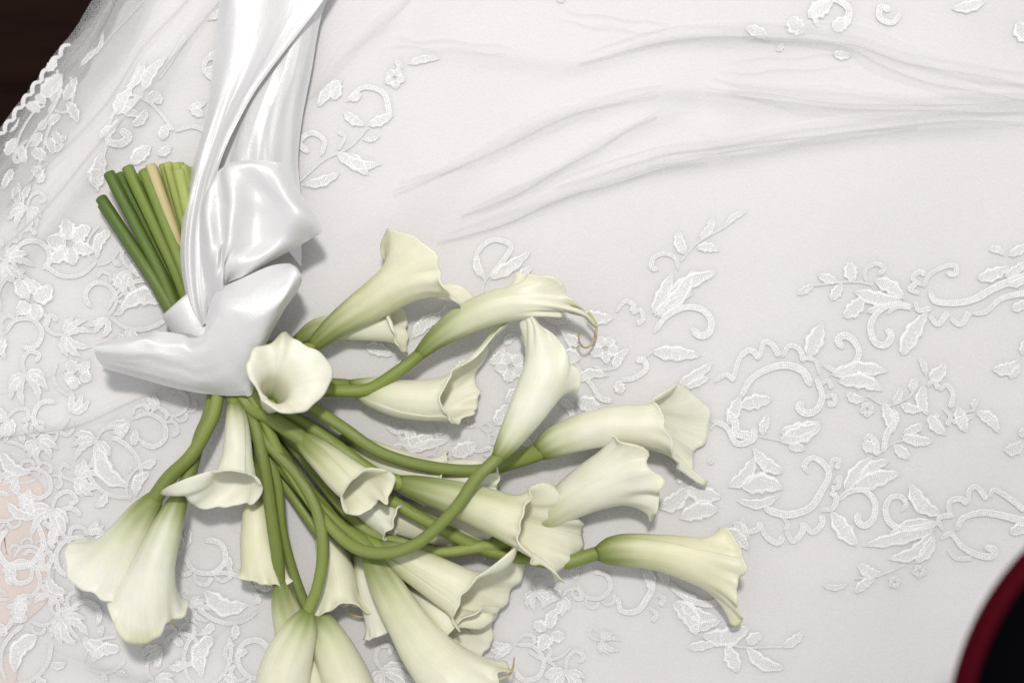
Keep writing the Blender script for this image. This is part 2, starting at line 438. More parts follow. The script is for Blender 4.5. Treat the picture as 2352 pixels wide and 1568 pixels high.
# ------------------------------------------------------------------ lace embroidery
PROF = [0.0, 1.2, 0.5, 0.68, 0.76, 0.68, 0.5, 1.2, 0.0]
def lace_strip(name, center, half, hgt=1.5, n=34, lift=0.3, vein=True, seed=0):
    c, ln = crv(center, n); t = unit(np.gradient(c, axis=0)); nrm = np.stack([-t[:, 1], t[:, 0]], 1)
    s = np.linspace(0, 1, n); hw = half(s) if callable(half) else np.full(n, half)
    r = np.random.default_rng(seed); jag = 1 + 0.035 * r.standard_normal(n)
    V = []; UV = []
    nc = len(PROF)
    for k in range(nc):
        a = -1 + 2 * k / (nc - 1)
        q = c + nrm * (a * hw * jag)[:, None]
        pr = PROF[k]
        if vein and k == nc // 2: pr = 0.45
        z = dz(q[:, 0], q[:, 1]) + lift + hgt * pr * np.minimum(1, hw / 7) * (1 + 0.22 * r.standard_normal(n))
        V.append(flat(q[:, 0], q[:, 1], z)); UV.append(np.stack([s * ln * 0.068, a * hw * 0.068, np.full(n, 1.0 if k in (1, nc - 2) else 0.0)], 1))
    v = np.stack(V, 1).reshape(-1, 3) - DO; uv = np.stack(UV, 1).reshape(-1, 3)
    return mesh_obj(name, v, grid_faces(n, nc)[:, ::-1], M['lace'], dress, uv=uv)
_ls = [0]
def leaf(x0, y0, x1, y1, w, bend=None, name='lace_leaf'):
    _ls[0] += 1; sd = _ls[0]; r = random.Random(sd)
    b = r.uniform(-0.16, 0.16) if bend is None else bend
    dx, dy = x1 - x0, y1 - y0
    mid = ((x0 + x1) / 2 - dy * b, (y0 + y1) / 2 + dx * b)
    ph = r.uniform(0, 6)
    hf = lambda s: w / 2 * np.maximum(0.06, np.sin(np.pi * np.clip(s, 0.0, 1)**r2)**0.75) * (1 + 0.12 * np.sin(s * 22 + ph))
    r2 = r.uniform(0.7, 1.0)
    return lace_strip(name, [(x0, y0), mid, (x1, y1)], hf, 0.68, 30, 0.15, True, sd)
def scroll(pts, w, taper=0.35):
    _ls[0] += 1
    hf = lambda s: w / 2 * (1 - taper * (1 - s)) * np.minimum(1, np.minimum(s, 1 - s) * 12 + 0.35)
    return lace_strip('lace_scroll', pts, hf, 0.68, 48, 0.2, False, _ls[0])
def vine(pts, w=5):
    _ls[0] += 1
    return lace_strip('lace_stem', pts, w / 2 * 1.0, 0.9, 30, 0.3, False, _ls[0])
def petal_ring(x, y, r, n=5, rot=0, inner=True):
    for k in range(n):
        a = rot + k * 2 * math.pi / n
        leaf(x + 0.15 * r * math.cos(a), y + 0.15 * r * math.sin(a), x + r * math.cos(a), y + r * math.sin(a), r * 0.85, 0, 'lace_petal')
def tf(ox, oy, k):
    f = lambda x, y: (ox + x * k, oy + y * k)
    def lf(x0, y0, x1, y1, w): a, b = f(x0, y0); c, d = f(x1, y1); leaf(a, b, c, d, w * k)
    def sc(w, *p): scroll([f(*q) for q in p], w * k)
    def vn(*p): vine([f(*q) for q in p])
    return lf, sc, vn

# right-hand motifs, upper half
lf, sc, vn = tf(1411, 376.3, 0.4002)
for a in [(630,365,762,275,40),(490,430,565,282,50),(405,520,365,380,70),(470,480,605,500,60),(215,860,330,625,85),(230,870,460,600,95),
          (300,760,590,620,90),(255,880,460,740,55),(220,1080,500,1100,90),(360,1275,570,1140,70),(400,1290,555,1220,50),(1110,1110,1190,915,110),
          (1240,1210,1570,1190,95),(1280,1250,1540,1300,95),(1330,1310,1440,1350,60),(720,1390,910,1350,90),(650,1500,720,1330,80),(850,1560,885,1430,50),
          (950,1540,1190,1480,95),(1590,1370,1640,1280,50),(1740,1110,1780,1215,40),(1800,1230,1890,1140,85),(1770,1270,1790,1440,75),
          (1800,1440,1900,1555,75),(1540,1370,1600,1545,75),(1640,1380,1770,1410,60),(1650,1545,1770,1490,60),(1700,1310,1740,1225,50),(1960,1390,2010,1540,80),
          (1930,1480,2060,1440,50),(2050,1410,2090,1340,40),(2070,1420,2200,1545,75),(1040,750,1145,690,45),(1160,640,1280,680,60),(1235,785,1300,685,65),
          (1365,680,1345,560,85),(1310,880,1430,760,95),(1370,735,1650,790,90),(1490,670,1660,780,85),(1440,850,1660,795,45),(1645,1095,1790,850,105),
          (2075,660,2260,590,80),(2140,490,2235,530,45),(2250,530,2380,470,60),(2270,840,2400,800,60),(2160,1180,2325,1130,80),(2330,1100,2380,990,60),
          (2260,1230,2320,1150,50),(0,1180,90,1060,60),(40,1320,20,1240,70),(450,1390,550,1470,80),(380,1360,540,1420,50),(2230,650,2360,560,60),(2240,700,2380,620,50)]: lf(*a)
for a in [(32,(365,610),(350,545),(290,515),(225,540),(215,595),(255,605)),(46,(230,970),(290,885),(400,825),(500,835),(555,900),(540,970),(490,985),(440,940)),
          (34,(10,850),(60,790),(110,810),(100,850)),(34,(100,860),(150,840),(165,890),(130,920)),(36,(570,1250),(640,1210),(690,1245)),
          (40,(680,1235),(720,1110),(780,1070),(835,1120)),(40,(830,1115),(855,1025),(905,1040),(945,1105)),(38,(960,1110),(1000,1045),(1060,1065),(1085,1135)),
          (50,(720,1345),(780,1240),(870,1180),(980,1155),(1080,1190),(1125,1275)),(30,(1175,1210),(1150,1130),(1090,1110)),
          (45,(1195,1155),(1290,1190),(1370,1150),(1400,1080),(1365,1010),(1310,985),(1280,1015),(1312,1060)),
          (50,(1155,1225),(1190,1330),(1160,1410),(1100,1430),(1060,1400),(1078,1360)),(34,(1180,1265),(1225,1245),(1248,1290)),(36,(1195,1340),(1255,1330),(1262,1372),(1220,1380)),
          (40,(30,1240),(110,1230),(180,1180),(170,1130),(120,1125)),(34,(1790,1275),(1825,1245),(1855,1290)),(36,(1860,1300),(1900,1270),(1935,1320),(1920,1400)),
          (30,(1880,1400),(1920,1450),(1900,1500)),(34,(1880,1500),(1840,1470),(1850,1430)),
          (30,(1445,685),(1430,620),(1490,575),(1540,600),(1510,638)),(46,(1710,820),(1600,805),(1510,850),(1465,930),(1490,1020),(1550,1040),(1585,985),(1550,945)),
          (34,(1560,860),(1620,820),(1700,825)),(36,(1750,745),(1690,720),(1725,690)),(34,(1765,700),(1705,660),(1745,620),(1780,640)),
          (34,(1770,710),(1800,640),(1890,590),(1950,590),(1945,635),(1895,628)),(52,(1800,715),(1830,785),(1930,800),(2050,780),(2200,700),(2400,630)),
          (36,(1720,790),(1740,840),(1810,830)),(40,(1800,870),(1850,920),(1910,850)),(40,(1920,890),(1980,920),(2030,850)),(40,(2040,860),(2120,850),(2220,770),(2400,735)),
          (60,(640,1420),(690,1470),(700,1540),(780,1560))]: sc(*a)
vn((380,560),(480,450),(640,360)); vn((1130,700),(1300,680),(1400,680),(1475,695)); vn((1450,1330),(1560,1385),(1680,1340),(1740,1265)); vn((170,1110),(280,1060),(480,1110))
vn((550,1520),(600,1470),(650,1500)); vn((1930,1440),(2060,1410))
petal_ring(1411 + 1450*.4, 376 + 1408*.4, 20, 5, 0.3)
# right-hand motifs, lower half
lf, sc, vn = tf(1411, 940.8, 0.4002)
for a in [(965,360,790,215,85),(1320,460,1480,265,85),(1380,440,1640,360,105),(1400,400,1580,290,70),(1240,580,1385,775,105),(730,440,970,450,125),(650,440,800,270,95),
          (700,520,960,480,60),(255,560,420,440,110),(420,440,615,500,120),(370,620,600,570,110),(590,690,770,800,90),(680,640,770,740,60),(1690,420,1875,605,100),
          (1850,640,1560,720,55),(1840,680,1415,775,85),(1830,700,1560,850,85),(1830,720,1720,875,80),(1390,880,1535,935,70),(1180,1000,1340,990,36),(1370,1040,1490,960,60),
          (960,1350,1082,1255,60),(750,1350,970,1475,85),(705,1500,640,1345,95),(760,1340,850,1285,70),(420,1360,590,1335,60),(340,1100,470,1290,115),(380,1090,600,1190,85),
          (500,1290,772,1240,115),(420,1260,620,1200,60),(2270,710,2380,690,70),(2230,230,2345,180,80),(2310,140,2380,110,60),(950,180,1190,90,120),(1000,210,1100,230,60),
          (860,130,880,20,50),(1420,190,1500,230,80),(1600,200,1690,280,70),(1640,150,1830,180,70),(540,310,560,270,40),(160,900,210,1040,70),(250,900,300,1010,60),
          (430,30,550,60,80)]: lf(*a)
for a in [(50,(1115,365),(1088,320),(1130,275),(1190,300),(1230,370),(1190,460),(1120,560),(990,600),(855,565)),(34,(1240,350),(1250,290),(1290,290),(1270,340)),
          (34,(1255,420),(1295,385),(1280,440),(1240,450)),(38,(1180,575),(1250,560),(1270,500),(1235,470)),(46,(1280,520),(1340,470),(1430,460),(1490,530),(1480,620),(1430,660),(1390,630),(1402,580)),
          (40,(730,610),(750,690),(815,685),(840,640)),(40,(840,660),(865,720),(930,760),(970,720)),(40,(980,690),(1020,750),(1075,695),(1080,640)),(40,(1090,650),(1130,700),(1185,655),(1190,600)),
          (30,(960,610),(990,650),(980,690)),(46,(1645,580),(1670,540),(1640,497),(1580,505),(1550,570),(1580,650),(1680,680),(1850,650)),(36,(1880,690),(1860,620),(1950,600)),
          (40,(1920,610),(1920,530),(1980,510),(2030,540)),(40,(2030,540),(2035,460),(2080,445),(2140,515)),(40,(2150,500),(2180,460),(2270,510),(2360,580)),
          (50,(1960,690),(2000,620),(2100,590),(2200,600),(2380,645)),(45,(1870,740),(1930,710),(1990,780),(2080,830),(2160,840),(2180,800),(2120,790)),(30,(1910,800),(1960,850),(2050,850)),
          (48,(320,1010),(420,1080),(540,1110),(650,1070)),(34,(320,990),(400,1050),(470,1075)),(45,(20,1070),(40,1150),(130,1150),(185,1080),(215,1010),(165,920)),
          (32,(195,1130),(240,1170),(215,1212)),(34,(245,1060),(285,1080),(260,1120)),(44,(560,60),(640,100),(700,190),(790,170),(800,100)),(50,(1540,240),(1560,140),(1610,60),(1590,0)),
          (40,(1430,180),(1460,150),(1500,190),(1500,260)),(36,(290,280),(350,340),(380,420))]: sc(*a)
vn((1370,960),(1530,935),(1660,880)); vn((600,1330),(740,1355),(960,1350)); vn((830,150),(950,175)); vn((1500,260),(1600,190),(1750,150))
petal_ring(1411 + 1600*.4, 941 + 980*.4, 17, 5); petal_ring(1411 + 1745*.4, 941 + 920*.4, 18, 5, .4)
# middle motifs (between the blooms)
lf, sc, vn = tf(564.5, 517.4, 0.36)
for a in [(1560,340,1820,165,85),(1700,370,1835,260,60),(1510,330,1480,170,60),(1060,720,1240,560,90),(1120,640,1330,460,70),(760,770,940,830,90),(980,960,1020,830,60),(1340,930,1440,850,100),
          (1590,1270,1690,1130,95),(1660,1130,1790,1050,80),(970,1380,1200,1340,90),(1030,1440,1300,1370,70),(1310,1460,1475,1390,110),(1560,880,1650,780,70),(1890,440,2080,500,90),
          (2030,700,2150,760,80),(2020,820,2140,850,110),(2100,990,2320,960,70),(2110,1120,2270,1180,110),(1990,1100,2090,1240,60),(1650,760,1740,700,60),(2150,560,2352,590,90)]: lf(*a)
for a in [(40,(1530,360),(1470,200),(1570,95),(1690,130),(1640,230),(1560,330)),(36,(1860,560),(1980,620),(2080,590)),(40,(2100,900),(2200,1010),(2260,1100),(2340,1120)),
          (36,(900,1280),(960,1320),(1040,1300)),(36,(1860,800),(1820,880),(1870,930)),(34,(1500,1440),(1560,1420),(1600,1460))]: sc(*a)
vn((1500,480),(1530,350),(1650,240)); vn((1980,620),(2060,760),(2110,900))
petal_ring(564.5 + 1690*.36, 517.4 + 900*.36, 38, 5, 0.5); petal_ring(564.5 + 2230*.36, 517.4 + 1290*.36, 26, 5, 0.2)
# upper left sprig and the faint motif along the top
lf, sc, vn = tf(658.6, 0, 0.72)
for a in [(100,340,180,255,36),(150,320,150,250,44),(385,205,492,188,26),(370,220,350,180,20),(180,355,250,402,34),(260,402,342,368,36),(200,320,240,300,34),(160,490,305,525,40),(200,490,260,560,44),(50,592,172,552,36),
          (240,445,300,435,18),(1460,95,1540,135,40),(1600,60,1650,110,60),(1660,60,1740,10,60),(1740,100,1800,60,50),(1740,170,1800,180,30),(2120,30,2230,5,40),(2330,70,2380,130,60),(870,10,890,-20,26),(1560,165,1580,140,20)]: lf(*a)
for a in [(22,(190,325),(245,280),(310,300),(330,375)),(22,(110,500),(120,450),(80,425),(40,455),(70,488)),(16,(165,480),(185,440),(165,420)),(24,(1960,40),(1930,75),(1890,60),(1895,25),(1925,35)),
          (26,(1690,90),(1680,30),(1740,0),(1790,30),(1780,90))]: sc(*a)
vn((30,592),(120,512),(200,472),(262,408))
petal_ring(658.6 + 345*.72, 250*.72, 26, 5, 0.2)
# edging on the hem at the top left and the dense embroidery of the left side
lf, sc, vn = tf(0, 0, 0.336)
for a in [(250,450,325,360,70),(220,640,380,480,150),(330,690,370,520,110),(110,690,230,750,80),(420,680,500,510,100),(440,690,550,850,85),(300,760,340,680,50),(310,850,410,790,80),(240,880,300,820,80),
          (200,1020,340,1100,90),(310,940,380,1060,80),(430,980,450,910,50),(360,1040,460,990,50),(240,1180,320,1140,90),(260,1250,330,1190,50),(0,1050,60,920,90),(100,1270,160,1400,80),(190,1370,230,1260,60),
          (0,880,70,770,24),(510,440,640,300,50),(590,380,670,190,40),(1000,640,1170,400,80),(820,800,930,620,100),(880,640,1020,430,60),(850,790,980,680,60),(920,870,1020,740,60),(1080,720,1090,640,60),
          (660,1290,730,1040,110),(900,1130,1040,1000,110),(1110,960,1176,860,80),(1080,1060,1180,1000,70),(0,1290,10,1170,60)]: lf(*a)
for a in [(40,(160,940),(100,990),(60,1060),(90,1095),(140,1060),(125,1020)),(36,(170,960),(210,920),(245,960)),(60,(840,830),(770,920),(770,980),(840,990),(890,940),(840,900)),(14,(600,380),(760,210),(990,0)),
          (36,(1100,560),(1180,440),(1290,260))]: sc(*a)
sc(50, (1440,610),(1520,560),(1550,480)); lf(1290,750,1420,700,60); lf(1300,720,1400,800,70); lf(1400,500,1560,420,70); lf(1420,420,1540,330,60)
sc(40, (1560,330),(1440,390),(1400,480),(1460,540),(1520,500),(1480,460)); lf(1420,150,1560,20,50); sc(34, (1200,900),(1320,870),(1420,900))

hem, _ = crv([(135, 85), (97, 132), (45, 202), (-3, 270), (-55, 340), (-105, 410)], 34)
for k in range(0, 31, 3):
    a_, m_, b_ = hem[k], hem[k + 1], hem[min(k + 3, 33)]
    scroll([(a_[0] + 8, a_[1] + 5), (m_[0] - 1, m_[1] - 2), ((m_[0] + b_[0]) / 2, (m_[1] + b_[1]) / 2), (b_[0] + 8, b_[1] + 5)], 12)
for pts in ([(112, 150), (125, 200), (110, 250), (70, 300), (40, 360)], [(150, 170), (165, 215), (150, 255), (118, 250)], [(90, 235), (60, 250), (30, 300), (20, 345)], [(120, 260), (100, 320), (95, 370), (70, 420)],
            [(330, 150), (300, 215), (262, 280), (258, 330)], [(300, 220), (350, 240), (400, 300)], [(255, 330), (235, 390), (225, 440)], [(40, 420), (60, 460), (50, 510)]): vine(pts, 7)
for a_ in [(85, 300, 60, 335, 26), (30, 330, 55, 375, 26), (120, 300, 150, 335, 24), (70, 385, 105, 415, 28), (20, 385, 0, 425, 26), (60, 210, 90, 232, 26), (275, 300, 235, 322, 26), (285, 250, 330, 268, 24), (238, 395, 205, 412, 26), (340, 235, 375, 215, 26)]: leaf(*a_)

def bloom_motif(x, y, r, rot):           # embroidered rose, leaf fan or paisley with leaves
    r *= 1.22; q = random.Random(int(x * 31 + y)); kind = q.choice((0, 1, 1, 2, 2))
    if kind == 0:
        n = q.choice((4, 5, 6))
        for k in range(n):
            a = rot + k * 6.283 / n + q.uniform(-.15, .15); l = r * q.uniform(.6, .88)
            leaf(x + .1*r*math.cos(a), y + .1*r*math.sin(a), x + l*math.cos(a), y + l*math.sin(a), r * q.uniform(.45, .68), q.uniform(-.1, .14), 'lace_petal')
        scroll([(x + r*math.cos(rot + t), y + r*math.sin(rot + t)) for t in (.2, .8, 1.4, 2.0)], r * .16)
    elif kind == 1:
        for k in range(6):
            a = rot - 1.3 + k * .5; l = r * (1.35 - .12 * abs(k - 2.5) * 1.6) * q.uniform(.9, 1.1)
            leaf(x, y, x + l*math.cos(a), y + l*math.sin(a), r * q.uniform(.26, .40), .14 * (1 if k > 2 else -1), 'lace_petal')
        b = rot + 3.1
        scroll([(x, y), (x + .5*r*math.cos(b), y + .5*r*math.sin(b)), (x + .9*r*math.cos(b + .35), y + .9*r*math.sin(b + .35)), (x + .95*r*math.cos(b + .8), y + .95*r*math.sin(b + .8)), (x + .62*r*math.cos(b + .9), y + .62*r*math.sin(b + .9))], r * .2)
    else:
        leaf(x - .7*r*math.cos(rot), y - .7*r*math.sin(rot), x + .8*r*math.cos(rot), y + .8*r*math.sin(rot), r * .62, .2, 'lace_petal')
        for sd in (1, -1):
            scroll([(x + r*k*math.cos(rot + sd*t), y + r*k*math.sin(rot + sd*t)) for t, k in ((.1, 1.15), (.6, .95), (1.2, .82), (1.9, .8), (2.5, .95))], r * .17)
            for t in (.9, 1.7):
                leaf(x + .9*r*math.cos(rot + sd*t), y + .9*r*math.sin(rot + sd*t), x + 1.4*r*math.cos(rot + sd*(t + .2)), y + 1.4*r*math.sin(rot + sd*(t + .2)), r * .3)
def scroll_motif(x, y, r, rot, flip=1):
    r *= 1.15   # C-scroll with scallops and a leaf spray
    def q(a, rr): return (x + rr*math.cos(rot + flip*a), y + rr*math.sin(rot + flip*a))
    scroll([q(0, r), q(.8, r), q(1.6, r*.95), q(2.4, r*.82), q(3.2, r*.6), q(4.0, r*.42), q(5.0, r*.38)], r * .26)
    for k in range(3):
        a0 = .15 + k * .75
        scroll([q(a0, r*1.1), q(a0 + .2, r*1.38), q(a0 + .5, r*1.38), q(a0 + .66, r*1.1)], r * .2)
    for k in range(3):
        b = q(-.15, r); a = rot - flip * (1.0 + k * .45)
        leaf(b[0], b[1], b[0] + r*1.0*math.cos(a), b[1] + r*1.0*math.sin(a), r * .36)
for a in [(160, 560, 62, 0.4), (70, 480, 40, 1.9), (70, 690, 58, 2.6), (300, 620, 50, 1.0), (330, 700, 58, 2.9), (150, 770, 48, 0.2), (60, 860, 48, 1.4), (225, 1010, 46, 2.2), (260, 1070, 60, 0.9),
          (120, 1170, 52, 2.0), (40, 1060, 44, 0.6), (520, 1370, 58, 0.3), (480, 1500, 54, 1.8), (330, 1240, 40, 1.2), (140, 1420, 46, 0.8), (60, 1500, 56, 2.1), (610, 1330, 36, 0.1), (880, 1540, 52, 1.1), (1260, 1450, 52, 0.4),
          (1300, 1540, 46, 1.7), (1290, 1370, 38, 2.4), (700, 1150, 40, 0.3), (960, 1000, 40, 0.8), (1390, 800, 40, 0.2), (240, 560, 38, 2.0), (20, 600, 44, 0.5), (180, 860, 44, 1.7), (290, 780, 30, 0.4), (20, 960, 44, 2.4), (180, 1100, 40, 0.1), (330, 1110, 36, 2.1), (90, 1010, 38, 1.2), (440, 1390, 34, 0.5), (250, 1500, 40, 2.7), (360, 1560, 44, 1.0), (130, 1340, 34, 0.7), (720, 1540, 40, 1.0), (1000, 1260, 30, 0.4), (1230, 1360, 30, 1.4), (1380, 1470, 30, 0.3), (1210, 1000, 34, 0.9)]: bloom_motif(*a)
for a in [(90, 600, 46, 2.4, 1), (220, 690, 42, 0.8, -1), (60, 780, 44, 3.4, 1), (120, 940, 44, 0.3, 1), (400, 915, 34, 2.4, -1), (340, 1000, 44, 4.0, 1), (180, 1290, 50, 5.2, -1), (30, 1240, 62, 5.6, 1), (40, 1330, 46, 1.0, -1), (210, 1420, 46, 2.0, 1), (420, 1500, 44, 3.7, 1),
          (480, 1260, 50, 3.0, -1), (600, 1500, 50, 1.2, 1), (170, 1190, 40, 1.0, 1), (1200, 1530, 46, 4.4, 1), (1370, 1330, 40, 3.0, -1), (1090, 1010, 30, 5.0, 1), (80, 1120, 40, 4.0, 1), (95, 1390, 40, 2.2, -1), (10, 1150, 40, 0.6, 1), (70, 1290, 34, 3.3, 1), (10, 1420, 40, 5.0, -1)]: scroll_motif(*a)

# ------------------------------------------------------------------ calla lilies
GREEN = np.array([0.118, 0.168, 0.024]); DGREEN = np.array([0.075, 0.125, 0.018]); LGREEN = np.array([0.37, 0.42, 0.125])
CREAM = np.array([0.80, 0.785, 0.55]); WHITE = np.array([0.87, 0.86, 0.79])
def pinterp(phi, ctrl, k):
    """smooth periodic interpolation of column k of ctrl [(angle, ...)]"""
    c = sorted(ctrl); a = np.array([q[0] for q in c], float); v = np.array([q[k] for q in c], float)
    a = np.r_[a[-1] - 360, a, a[0] + 360]; v = np.r_[v[-1], v, v[0]]
    ph = np.mod(phi, 360); i = np.clip(np.searchsorted(a, ph, side='right') - 1, 0, len(a) - 2)
    t = (ph - a[i]) / (a[i + 1] - a[i]); t = t * t * (3 - 2 * t)
    return v[i] * (1 - t) + v[i + 1] * t

def tube(name, pts, rad, mat, parent, col, n=60, nc=14, uvk=1.0, caps=True, org=None, oval=None, wobble=0.0, seed=0, endblend=None):
    c, ln = crv(pts, n); t = unit(np.gradient(c, axis=0))
    up = np.array([0, 0, 1.0]); b = unit(np.cross(t, up)); nn = np.cross(b, t)
    a = np.linspace(0, 2 * np.pi, nc, endpoint=False); s = np.linspace(0, 1, n)
    r = np.interp(s, np.linspace(0, 1, len(rad)), rad)
    if endblend:
        wb = sst((s - 1 + endblend[1]) / (endblend[1] * .6)); r = r * (1 - wb) + endblend[0] * wb
    rr = r[:, None] * (1 + wobble * np.sin(3 * a[None, :] + seed) + wobble * 0.7 * np.sin(s[:, None] * 11 + a[None, :] + seed))
    v = c[:, None, :] + rr[:, :, None] * (np.cos(a)[None, :, None] * b[:, None, :] + np.sin(a)[None, :, None] * nn[:, None, :])
    v = v.reshape(-1, 3); f = [tuple(q) for q in grid_faces(n, nc, True)]
    uv = np.stack([np.tile(a * uvk, n), np.repeat(s * ln * 20, nc)], 1)
    cc = col(s) if callable(col) else np.tile(col, (n, 1)); cc = np.repeat(cc, nc, 0)
    if caps:
        for row, sgn in ((0, -1), (n - 1, 1)):
            base = len(v); q = c[row] + t[row] * sgn * r[row] * 0.25
            ring = c[row] + t[row] * sgn * r[row] * 0.2 + (v[row * nc:(row + 1) * nc] - c[row]) * 0.8
            v = np.vstack([v, ring, q[None]]); uv = np.vstack([uv, np.zeros((nc + 1, 2))])
            cc = np.vstack([cc, np.tile(cc[row * nc] * 1.1 + 0.02, (nc + 1, 1))])
            for k in range(nc):
                k2 = (k + 1) % nc
                q4 = (row * nc + k, row * nc + k2, base + k2, base + k); tri = (base + k, base + k2, base + nc)
                f.append(q4 if sgn > 0 else q4[::-1]); f.append(tri if sgn > 0 else tri[::-1])
    if org is not None: v = v - org
    return mesh_obj(name, v, f, mat, parent, True, cc, uv)

BX, BY = 468, 742          # where the ribbon binds the stems
def lily(label, end, bind, stem, stem_r, axis, R, um, petals, seam=270, ov=50, fz=0.85, tip=None, ruff=6, rk=5, green=0.3, tone=0.5,
         nref=(0, 0, 1), tendril=None, seed=0, gap=0, clampz=True, stemtone=0.5, spadix=True, tipcol=None):
    r = random.Random(seed * 7 + 3); rg = np.random.default_rng(seed + 50)
    # --- stem path: cut end -> binding -> bloom
    bo, bz = bind; bz = 8 + .72 * (bz - 8)
    if end[0] > 424: end = (end[0], end[1], min(end[2], 14))
    bp = (BX + bo * 0.83, BY - bo * 0.55, bz)
    path = [(end[0], end[1], end[2])]
    path.append(((end[0] * .42 + bp[0] * .58), (end[1] * .42 + bp[1] * .58), end[2] * .4 + bz * .6))
    path.append(bp)
    path += list(stem) + [axis[0]]
    pts = [P(*q) for q in path]
    org = P(axis[0][0], axis[0][1], dz(axis[0][0], axis[0][1]))
    root = empty('calla_lily', org); tag(root, label, 'lily', 'calla lilies tied in the bouquet')
    for q in range(2, len(pts) - 1):
        pts[q] = pts[q] + np.array([rg.normal(0, .0011), rg.normal(0, .0011), 0])
    # run the stem a little way into the bloom
    ax3 = [P(*q) for q in axis]
    inside, _ = crv(ax3, 20); pts.append(inside[3])
    sc_ = GREEN * (1 - stemtone) + (LGREEN * 0.72 + np.array([.0, .015, 0])) * stemtone
    ex = end[0]
    endc = np.array([.085, .145, .018]) if ex < 285 else (np.array([.17, .24, .04]) if ex < 335 else np.array([.36, .42, .12]))
    if tipcol is not None: endc = np.array(tipcol)
    def scol(s):
        w = np.exp(-(s / (0.45 * hb))**2)[:, None]
        base = sc_[None] * (1 + 0.16 * np.sin(s * 7 + seed))[:, None]
        return base * (1 - w) + endc[None] * w
    seg = np.r_[0, np.cumsum([np.linalg.norm(pts[q + 1] - pts[q]) for q in range(len(pts) - 1)])]; hb = seg[2] / seg[-1] * 2
    rk_ = [q * K * 1.12 for q in stem_r]; rk_[-1] = R[0][1] * K * .96
    tube('stem', pts, rk_, M['stem'], root, scol, 110, 14, 1.0, True, org, wobble=0.03, seed=seed, endblend=(R[0][1] * K, .16))
    # --- spathe
    nb, npt, nv = 16, 20, 110
    C, ln = crv(ax3, 200); T = unit(np.gradient(C, axis=0)); us = np.linspace(0, 1, 200)
    ref = np.array(nref, float); Nn = unit(ref[None] - T * (T @ ref)[:, None]); B = np.cross(T, Nn)
    at = lambda arr, u: np.stack([np.interp(u, us, arr[:, k]) for k in range(3)], -1)
    ru = [q[0] for q in R]; rv = np.array([q[1] for q in R]) * K
    Rf = lambda u: np.interp(u, ru, rv)
    rfine = np.linspace(0, 1, 200); rs = Rf(rfine)
    ker = np.hanning(25); ker /= ker.sum(); rs = np.convolve(np.pad(rs, 12, mode='reflect', reflect_type='odd'), ker, mode='valid')
    Rf = lambda u: np.interp(u, rfine, rs)
    v = np.linspace(0, 1, nv)
    rows = []; cols = []; uvs = []
    phs = rg.uniform(0, 6.28, 4)
    def colour(u, phi):
        g = sst(1 - u / max(green, 0.01)) if np.isscalar(u) else sst(1 - u / max(green, 0.01))
        jag = 0.10 * np.sin(phi / 57.3 * 3 + phs[0]) + 0.05 * np.sin(phi / 57.3 * 9 + phs[1])
        g = np.clip(sst(1 - (u / max(green, .01) + jag)), 0, 1)[..., None]
        g2 = np.clip(sst(1 - (u / max(green * 2.1, .01) + jag)), 0, 1)[..., None]
        body = CREAM * tone + WHITE * (1 - tone)
        wv = np.clip((u - .55) / .5, 0, 1)[..., None] * .8
        body = body * (1 - wv) + (WHITE * (1 - .35 * tone) + CREAM * .35 * tone) * wv
        c = body * (1 - g2) + (LGREEN * .65 + body * .35) * g2
        return c * (1 - g) + sc_ * 1.05 * g
    for i in range(nb):
        u = um * i / (nb - 1)
        o = ov * (1 - 0.8 * i / (nb - 1))
        phi = seam - o / 2 + v * (360 + o)
        c0 = at(C, u); n0 = unit(at(Nn, u)); b0 = unit(at(B, u))
        rr = Rf(u) * (0.88 + 0.12 * min(1, i / 1.5)) * (0.955 + 0.09 * v) * (1 + 0.03 * np.sin(np.radians(phi) * 2 + phs[0]) + .02 * np.sin(np.radians(phi) * 3 + 5 * u + phs[1]))
        a = np.radians(phi)
        rows.append(c0 + rr[:, None] * (np.cos(a)[:, None] * b0 + fz * np.sin(a)[:, None] * n0))
        cols.append(colour(np.full(nv, u), phi)); uvs.append(np.stack([a * 2.2, np.full(nv, u)], 1))
    # free petal: each meridian keeps its own length, flare and curl
    phi = seam - ov * .1 + v * (360 + ov * .2); a = np.radians(phi)
    plen = pinterp(phi, petals, 1) * K; flare = np.radians(pinterp(phi, petals, 2)); curl = np.radians(pinterp(phi, petals, 3))
    tipw = np.zeros(nv)
    if tip:
        for (tp, tl, tw) in ([tip] if not isinstance(tip, list) else tip):
            dph = (phi - tp + 180) % 360 - 180; g = np.exp(-(dph / tw)**2); plen = plen + tl * K * g; tipw = np.maximum(tipw, g)
    plen *= 1 + 0.06 * np.sin(a * 3 + phs[2]) + 0.035 * np.sin(a * 7 + phs[3]) + .02 * np.sin(a * 13 + phs[1])
    flare = flare + np.radians(6) * np.sin(a * 2 + phs[3])
    roll = (1 - tipw) * np.radians(34 + 30 * np.sin(a * 2 + phs[1]) + 16 * np.sin(a * 5 + phs[2]))
    plen = np.maximum(plen, 3 * K)
    ruf = np.radians(ruff) * (np.sin(a * rk + phs[0]) + .6 * np.sin(a * (rk * 2 + 1) + phs[1]))
    e1 = at(C, um - .02); th0 = math.atan2(Rf(um) - Rf(um - .03), .03 * ln)
    pos = rows[-1].copy(); lat = np.zeros(nv)
